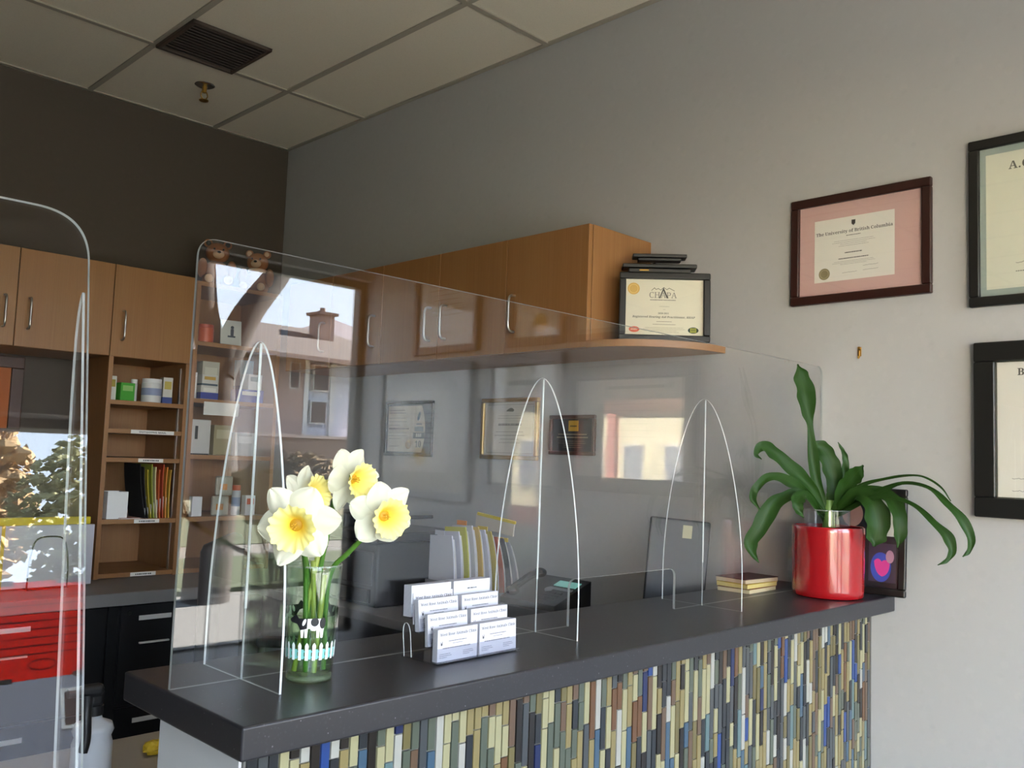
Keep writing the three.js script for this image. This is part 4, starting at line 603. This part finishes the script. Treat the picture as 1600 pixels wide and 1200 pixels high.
{
  const z = -3.98;
  jarThing('candle_pot', 'salmon coloured candle pot on the upper bookcase shelf', 'candle', [1.915, SH[1] + 0.0005, z + 0.03], 0.038, 0.085, '#c0562f', '#b3492a');
  const e = thing('display_card', 'white display card with dark figure on the upper bookcase shelf', 'card', [2.045, SH[1] + 0.0005, z + 0.03], -0.15); part(e, 'board', bx(0.1, 0.125, 0.006, 0, 0.0625, 0).rotateX(-0.12), std('#c9ccc6', 0.6)); part(e, 'printed_figure', [ball(0.008, 0.005, 0.09, -0.004, 1, 1, 0.2, 10), box2(-0.002, 0.012, 0.05, 0.082, -0.007, -0.0015), box2(-0.016, 0.02, 0.042, 0.05, -0.004, 0.0015)], std('#3c4650', 0.7)); part(e, 'stand', bx(0.03, 0.09, 0.003, 0, 0.045, -0.028).rotateX(0.1), M.white);
  const y = SH[2] + 0.0005, g = 'cartons on the middle bookcase shelf';
  jarThing('white_tube', 'slim white tube at the left end of the middle bookcase shelf', 'tube', [1.86, y, z + 0.07], 0.011, 0.118, '#e2dfdb', '#ecebe8');
  carton('blue based white carton at front on the middle bookcase shelf', [1.93, y, z + 0.05], [0.085, 0.062, 0.06], 0, ['#c3c1b8', '#2c3c8c', '#d8d6cc', 0.5], g);
  carton('white carton stacked on the blue based carton', [1.93, y + 0.0622, z + 0.05], [0.078, 0.05, 0.05], 0.05, ['#c9c7bd', '#4a5a62', '#c09a3a', 0.2], g);
  carton('cream carton standing at the back of the middle bookcase shelf', [1.985, y, z - 0.06], [0.085, 0.185, 0.06], 0, ['#bdb9a6', '#5a6a70', '#cfccb8', 0.3], g);
  carton('wide blue carton at the right of the middle bookcase shelf', [2.14, y, z + 0.04], [0.13, 0.06, 0.08], 0, ['#3a4f9a', null, '#dcdad4'], g);
  carton('white carton stacked on the wide blue carton', [2.16, y + 0.0602, z + 0.04], [0.075, 0.075, 0.06], 0.1, ['#d3d6d3', null, '#9aa6a8'], g);
  carton('teal capped carton leaning behind the wide blue carton', [2.17, y, z - 0.06], [0.07, 0.21, 0.06], 0, ['#8fa9b5', '#3a5f8a', null, 0.4], g);
  const tag = thing('shelf_notice', 'white curved notice hanging on the middle bookcase shelf edge', 'notice', [1.985, SH[2] - 0.012, -3.877]); part(tag, 'sheet', new THREE.CylinderGeometry(0.4, 0.4, 0.06, 16, 1, true, -0.22, 0.44).translate(0, -0.03, -0.395), std('#d9d6cd', 0.75, { side: THREE.DoubleSide }));
  const y3 = SH[3] + 0.0005;
  const h = thing('leaflet_holder', 'white leaflet holder with slot on the lower bookcase shelf', 'holder', [1.905, y3, z + 0.03], 0.1); part(h, 'box', bx(0.1, 0.16, 0.07, 0, 0.08, 0, 0.004), std('#c9c5be', 0.5)); part(h, 'slot', box2(-0.03, -0.016, 0.07, 0.13, 0.0345, 0.0356), std('#3a3836', 0.7)); part(h, 'foot', box2(-0.055, 0.03, 0, 0.005, 0.036, 0.06), M.dkgrey);
  carton('greenish brown carton at the middle of the lower bookcase shelf', [2.035, y3, z], [0.09, 0.14, 0.06], 0, ['#9a8f68', null, '#b3a984'], 'cartons on the lower bookcase shelf');
  carton('pale carton at the right of the lower bookcase shelf', [2.15, y3, z], [0.1, 0.11, 0.06], 0, ['#b5b7b4', null, '#d5d6d2'], 'cartons on the lower bookcase shelf');
  const y4 = SH[4] + 0.0005;
  carton('small white carton with brown panel on the lowest filled bookcase shelf', [1.907, y4, z + 0.06], [0.048, 0.088, 0.03], 0, ['#cfcdc8', null, null], 'small packs on the lowest filled shelf').children[0].material.color.set('#d8d6d2');
  for (const [i, x, yy, lab] of [[0, 2.03, 0, 'clear pouch with orange label, lower of two on the bookcase'], [1, 2.045, 0.092, 'clear pouch with orange label, upper of two on the bookcase']]) { const p = thing('blister_pack', lab, 'pack', [x, y4 + yy, z + 0.05]); part(p, 'pouch', bx(0.085, 0.09, 0.018, 0, 0.045, 0, 0.008), std('#a3a08c', 0.35)); part(p, 'orange_label', bx(0.035, 0.028, 0.002, -0.005, 0.04, 0.0095, 0.0006), std('#c9822a', 0.6)); }
  jarThing('spray_can', 'pale bottle with orange cap on the lowest filled bookcase shelf', 'bottle', [2.11, y4, z + 0.05], 0.02, 0.14, '#b9bec2', '#c9583a', '#7f93b0');
  carton('white carton with red spot behind the front daffodil', [2.175, y4, z + 0.05], [0.05, 0.092, 0.04], 0, ['#d8d8d4', null, '#c95a3a'], 'small packs on the lowest filled shelf');
}
// wire rack with papers, framed board on the back wall
{
  const t = thing('wire_file_rack', 'black wire file rack on the back desk by the cubby hutch', 'rack', [1.22, DT + 0.0005, -3.78]);
  for (let k = 0; k < 3; k++) { const z = 0.06 - k * 0.05; part(t, 'wire_arch', tube([V(-0.06, 0.004, z), V(-0.055, 0.12, z), V(-0.035, 0.19, z), V(0.02, 0.2, z), V(0.06, 0.19, z), V(0.08, 0.12, z), V(0.085, 0.004, z)], 0.003, 40, 6), M.blackGloss); }
  part(t, 'wire_base', [tube([V(-0.06, 0.004, -0.05), V(-0.06, 0.004, 0.07)], 0.003, 4), tube([V(0.085, 0.004, -0.05), V(0.085, 0.004, 0.07)], 0.003, 4), tube([V(-0.06, 0.004, 0.06), V(0.085, 0.004, 0.06)], 0.003, 4)], M.blackGloss);
  for (let k = 0; k < 2; k++) { const p = thing('paper_folder', k ? 'yellow folder standing behind white papers in the wire rack' : 'tall white paper packet standing in the wire rack', 'folder', [1.2, DT + 0.0075, -3.745 - k * 0.048]); part(p, 'sheet_block', bx(0.4, k ? 0.262 : 0.235, 0.024, 0, (k ? 0.262 : 0.235) / 2, 0, 0.002), k ? std('#d8c020', 0.7) : std('#c4c3c9', 0.8)); if (!k) part(p, 'yellow_tab', bx(0.012, 0.236, 0.0252, -0.13, 0.118, 0), std('#d8b93a', 0.7)); }
  framed('framed_board', 'brown framed orange board on the dark wall under the cabinets', 'frame', [0.97, 1.4 + 0.0, BZ + 0.0005], 0, 0.56, 0.36, { border: 0.05, frame: M.frameBrown, glass: false, page: [0, 1, 0, 1], px: 128, draw: (g, w, h) => { bg(g, w, h, '#b5622e'); g.fillStyle = '#c98a4a'; g.fillRect(0, 0, w * 0.55, h); } });
}
// spray bottle, cloth scraps on the staff desk
{
  const t = thing('spray_bottle', 'white spray bottle with black trigger at the bottom left', 'bottle', [0.705, 0.7505, -1.815]);
  part(t, 'bottle', lathe([[0.0005, 0], [0.034, 0], [0.037, 0.004], [0.037, 0.075], [0.033, 0.088], [0.038, 0.1], [0.034, 0.112], [0.016, 0.12], [0.013, 0.13], [0.0005, 0.13]], 32), std('#c3c7ce', 0.35));
  part(t, 'collar', cyl(0.016, 0.016, 0.018, 0, 0.128, 0, 20), M.black);
  part(t, 'spray_head', [bx(0.034, 0.04, 0.03, -0.002, 0.163, 0.002, 0.012), bx(0.052, 0.026, 0.026, -0.016, 0.178, 0.014, 0.011)], M.black);
  part(t, 'trigger', tube([V(-0.026, 0.172, 0.03), V(-0.03, 0.14, 0.042), V(-0.03, 0.095, 0.046), V(-0.034, 0.075, 0.046)], 0.0095, 20, 8), M.black);
  part(t, 'nozzle', new THREE.CylinderGeometry(0.009, 0.009, 0.014, 14).rotateZ(Math.PI / 2).translate(-0.049, 0.178, 0.012), M.dkgrey);
  const c = thing('crumpled_cloth', 'crumpled white and yellow wrapper on the staff desk', 'wrapper', [0.9, 0.7505, -1.9]);
  seed = 130; const lump = (r, sx, sy, sz, x, z) => { const g = new THREE.IcosahedronGeometry(r, 2), p = g.attributes.position, m = new Map(); for (let i = 0; i < p.count; i++) { const k = [p.getX(i), p.getY(i), p.getZ(i)].map((v) => v.toFixed(4)).join(); if (!m.has(k)) m.set(k, rr(0.75, 1.15)); const f = m.get(k); p.setXYZ(i, p.getX(i) * f * sx, Math.max(-0.9 * r, p.getY(i) * f) * sy, p.getZ(i) * f * sz); } g.computeVertexNormals(); g.computeBoundingBox(); return g.translate(x, -g.boundingBox.min.y, z); };
  part(c, 'yellow_piece', lump(0.022, 1.2, 0.7, 0.9, -0.03, 0), std('#d3b52e', 0.6)); part(c, 'white_piece', lump(0.03, 1.3, 0.5, 1, 0.03, 0.01), std('#b9b7b0', 0.6));
}
// printer on the side desk
{
  const t = thing('printer', 'black multifunction printer with raised feeder on the side desk', 'printer', [2.2, DT + 0.0005, -2.92], onWall);
  part(t, 'body', bx(0.46, 0.235, 0.4, 0, 0.1175, -0.02, 0.012), std('#131417', 0.4)); part(t, 'front_panel', bx(0.3, 0.12, 0.01, 0.06, 0.14, 0.182, 0.003), M.dkgrey);
  part(t, 'scanner_lid', bx(0.47, 0.035, 0.41, 0, 0.254, -0.02, 0.008), std('#1a1b1e', 0.4)); part(t, 'feeder_tray', bx(0.3, 0.014, 0.22, 0.06, 0.3, -0.02, 0.004).rotateZ(0.12), std('#1f2125', 0.4));
  part(t, 'feeder_housing', bx(0.16, 0.06, 0.3, -0.14, 0.3, -0.02, 0.012), std('#17181b', 0.4));
  part(t, 'paper_tray', bx(0.4, 0.05, 0.02, 0, 0.04, 0.185, 0.004), M.blackGloss);
  part(t, 'badge', bx(0.036, 0.014, 0.002, 0.05, 0.178, 0.188, 0.0008), M.grey, 'small silver badge');
  part(t, 'control_panel', bx(0.09, 0.05, 0.02, -0.16, 0.2, 0.18, 0.004).rotateX(0), M.black);
}
// upright files beside the printer
{
  const r = thing('file_holder', 'grey file holder packed with papers beside the printer', 'holder', [2.22, DT + 0.0005, -2.36], onWall);
  part(r, 'base', box2(-0.125, 0.125, 0, 0.004, -0.14, 0.14), M.grey); part(r, 'front_lip', box2(-0.125, 0.02, 0.004, 0.13, 0.136, 0.14), M.grey); part(r, 'end_plate', box2(0.121, 0.125, 0.004, 0.1, -0.14, 0.14), M.grey);
  const F = [['#cfcfd6', 0.285, 'front lilac white'], ['#c9c8d2', 0.3, 'bluish white'], ['#c2bf4e', 0.315, 'lime'], ['#c8c6c8', 0.32, 'orange tabbed white'], ['#cfae5a', 0.315, 'tan'], ['#c9c9d2', 0.305, 'grey white'], ['#b9a64a', 0.3, 'mustard'], ['#a8482e', 0.28, 'rust red'], ['#23283c', 0.275, 'navy'], ['#8f8e96', 0.26, 'slate grey']];
  F.forEach(([c, h, n], i) => { const f = thing('hanging_file', `${n} file standing in the holder beside the printer`, 'folder', [2.22, DT + 0.0048, -2.36], onWall, 'files in the grey holder'); const z = 0.128 - i * 0.024, x = -0.112 + i * 0.011, s = new THREE.Shape(); s.moveTo(-0.005, 0); s.lineTo(0.2, 0); s.quadraticCurveTo(0.235, h * 0.5, 0.18 - i * 0.006, h); s.lineTo(-0.005, h * 0.98); s.lineTo(-0.005, 0); part(f, 'cover', slab(s, 0.005, 10).scale(0.62, 1, 1).translate(x, 0, z), std(c, 0.75)); if (i % 3 === 0) part(f, 'tab', box2(x + 0.02, x + 0.07, h - 0.002, h + 0.014, z + 0.001, z + 0.003), std(i === 3 ? '#d8842e' : i ? '#d8b93a' : '#c9c9d0', 0.7)); part(f, 'sheets', slab(s, 0.008, 8).scale(0.6, 0.95, 1).translate(x, 0, z - 0.012), std('#c9c7c4', 0.85)); });
  const y = thing('yellow_envelope', 'yellow edged clear sleeve lying across the standing files', 'sleeve', [2.29, DT + 0.298, -2.36], onWall); part(y, 'sleeve', bx(0.2, 0.05, 0.006, 0, 0.025, 0, 0.002).rotateZ(-0.1), std('#c8bfae', 0.5)); part(y, 'yellow_edge', bx(0.2, 0.012, 0.008, 0.004, 0.05, 0, 0.003).rotateZ(-0.1), std('#d9c22e', 0.6));
}
// desk phone
{
  const b = thing('phone_riser', 'black riser under the desk phone', 'stand', [2.28, DT + 0.0005, -2.09], onWall); part(b, 'riser', bx(0.26, 0.075, 0.2, 0.02, 0.0375, 0, 0.004), M.black);
  const t = thing('desk_phone', 'black desk phone with lit pale display beyond the middle fin', 'phone', [2.28, DT + 0.076, -2.09], onWall);
  const wedge = new THREE.Shape(); wedge.moveTo(-0.09, 0); wedge.lineTo(0.09, 0); wedge.lineTo(0.09, 0.02); wedge.lineTo(-0.09, 0.085); wedge.lineTo(-0.09, 0);
  part(t, 'housing', slab(wedge, 0.25).rotateY(-Math.PI / 2).translate(0.125, 0, 0), std('#121214', 0.4));
  const sl = Math.atan2(0.065, 0.18), on = (x, zf, g) => g.rotateX(sl).translate(x, 0.0545 - zf * Math.tan(sl), zf);
  part(t, 'screen', on(0.06, -0.045, bx(0.095, 0.003, 0.036)), std('#8fd0c8', 0.3, { emissive: '#7fc8bf', emissiveIntensity: 0.07 }), 'lit pale green display'); part(t, 'soft_key_bar', on(0.06, -0.01, bx(0.1, 0.003, 0.012)), M.grey);
  for (let i = 0; i < 12; i++) part(t, 'key', on(0.03 + (i % 3) * 0.026, 0.018 + (i / 3 | 0) * 0.017, bx(0.018, 0.004, 0.011, 0, 0, 0, 0.002)), M.dkgrey);
  part(t, 'navigation_button', on(0.02, 0.005, cyl(0.014, 0.014, 0.005, 0, 0, 0, 20)), M.grey);
  part(t, 'handset', [tube([V(-0.09, 0.095, -0.075), V(-0.09, 0.085, -0.02), V(-0.09, 0.06, 0.04), V(-0.09, 0.045, 0.075)], 0.013, 20, 10), ball(0.024, -0.09, 0.093, -0.068, 1, 0.7, 1), ball(0.024, -0.09, 0.042, 0.066, 1, 0.7, 1)], M.blackGloss);
  part(t, 'message_lamp', ball(0.004, 0.0, 0.07, -0.07, 1, 1, 1, 8), std('#c04030', 0.4));
}
// dark panel leaning behind the right fin, notepads
{
  const t = thing('leaning_panel', 'dark grey panel with yellowed sticker leaning behind the right fin', 'panel', [2.14, DT + 0.0005, -1.49], -0.83);
  part(t, 'panel', bx(0.17, 0.405, 0.02, 0, 0.2025, 0, 0.006).rotateZ(-0.07).translate(0, 0.006, 0), M.dkgrey); part(t, 'sticker', bx(0.026, 0.036, 0.001, 0.02, 0.378, 0.0108).rotateZ(-0.07), std('#a9a184', 0.8));
  for (let i = 0; i < 3; i++) { const n = thing('notepad', ['brown notepad at the bottom of the small pile on the counter', 'yellow notepad in the middle of the small pile on the counter', 'dark notepad on top of the small pile on the counter'][i], 'notepad', [2.2, TOPY + 0.0006 + i * 0.0125, -1.28], 0.04 - i * 0.06, 'notepads piled behind the shield'); part(n, 'cover', bx(0.15, 0.002, 0.095, 0, 0.011, 0), std(['#8a6238', '#b3983a', '#2b2724'][i], 0.7)); part(n, 'pages', bx(0.148, 0.0095, 0.093, 0, 0.005, 0), std(['#cdbf96', '#d3c27a', '#b9a888'][i], 0.85)); }
}
// office chair at the staff desk
{
  const t = thing('office_chair', 'black office chair with open armrest seen through the shield', 'chair', [1.62, 0, -2.62], 0.9);
  const bk = std('#141416', 0.6);
  part(t, 'seat', bx(0.46, 0.08, 0.46, 0, 0.5, 0, 0.03), bk); part(t, 'backrest', bx(0.42, 0.5, 0.07, 0, 0.86, -0.22, 0.03), bk);
  for (const s of [-1, 1]) part(t, 'armrest', [tube([V(s * 0.25, 0.5, -0.1), V(s * 0.27, 0.6, -0.12), V(s * 0.27, 0.71, -0.12)], 0.014, 12), tube([V(s * 0.25, 0.5, 0.08), V(s * 0.27, 0.6, 0.1), V(s * 0.27, 0.71, 0.1)], 0.014, 12), bx(0.06, 0.035, 0.28, s * 0.27, 0.72, 0, 0.014)], bk);
  part(t, 'gas_lift', cyl(0.025, 0.025, 0.34, 0, 0.12, 0, 16), M.black);
  for (let k = 0; k < 5; k++) { const a = k * 1.2566, l = part(t, 'leg', [tube([V(0, 0.13, 0), V(0.14 * Math.cos(a), 0.1, 0.14 * Math.sin(a)), V(0.28 * Math.cos(a), 0.075, 0.28 * Math.sin(a))], 0.018, 10, 8)], M.black); part(l, 'caster', ball(0.03, 0.28 * Math.cos(a), 0.03, 0.28 * Math.sin(a), 1, 1, 1, 12), M.black); }
}
scene.traverse((o) => { if (o.isMesh) o.castShadow = o.receiveShadow = true; });
renderer.render(scene, camera);
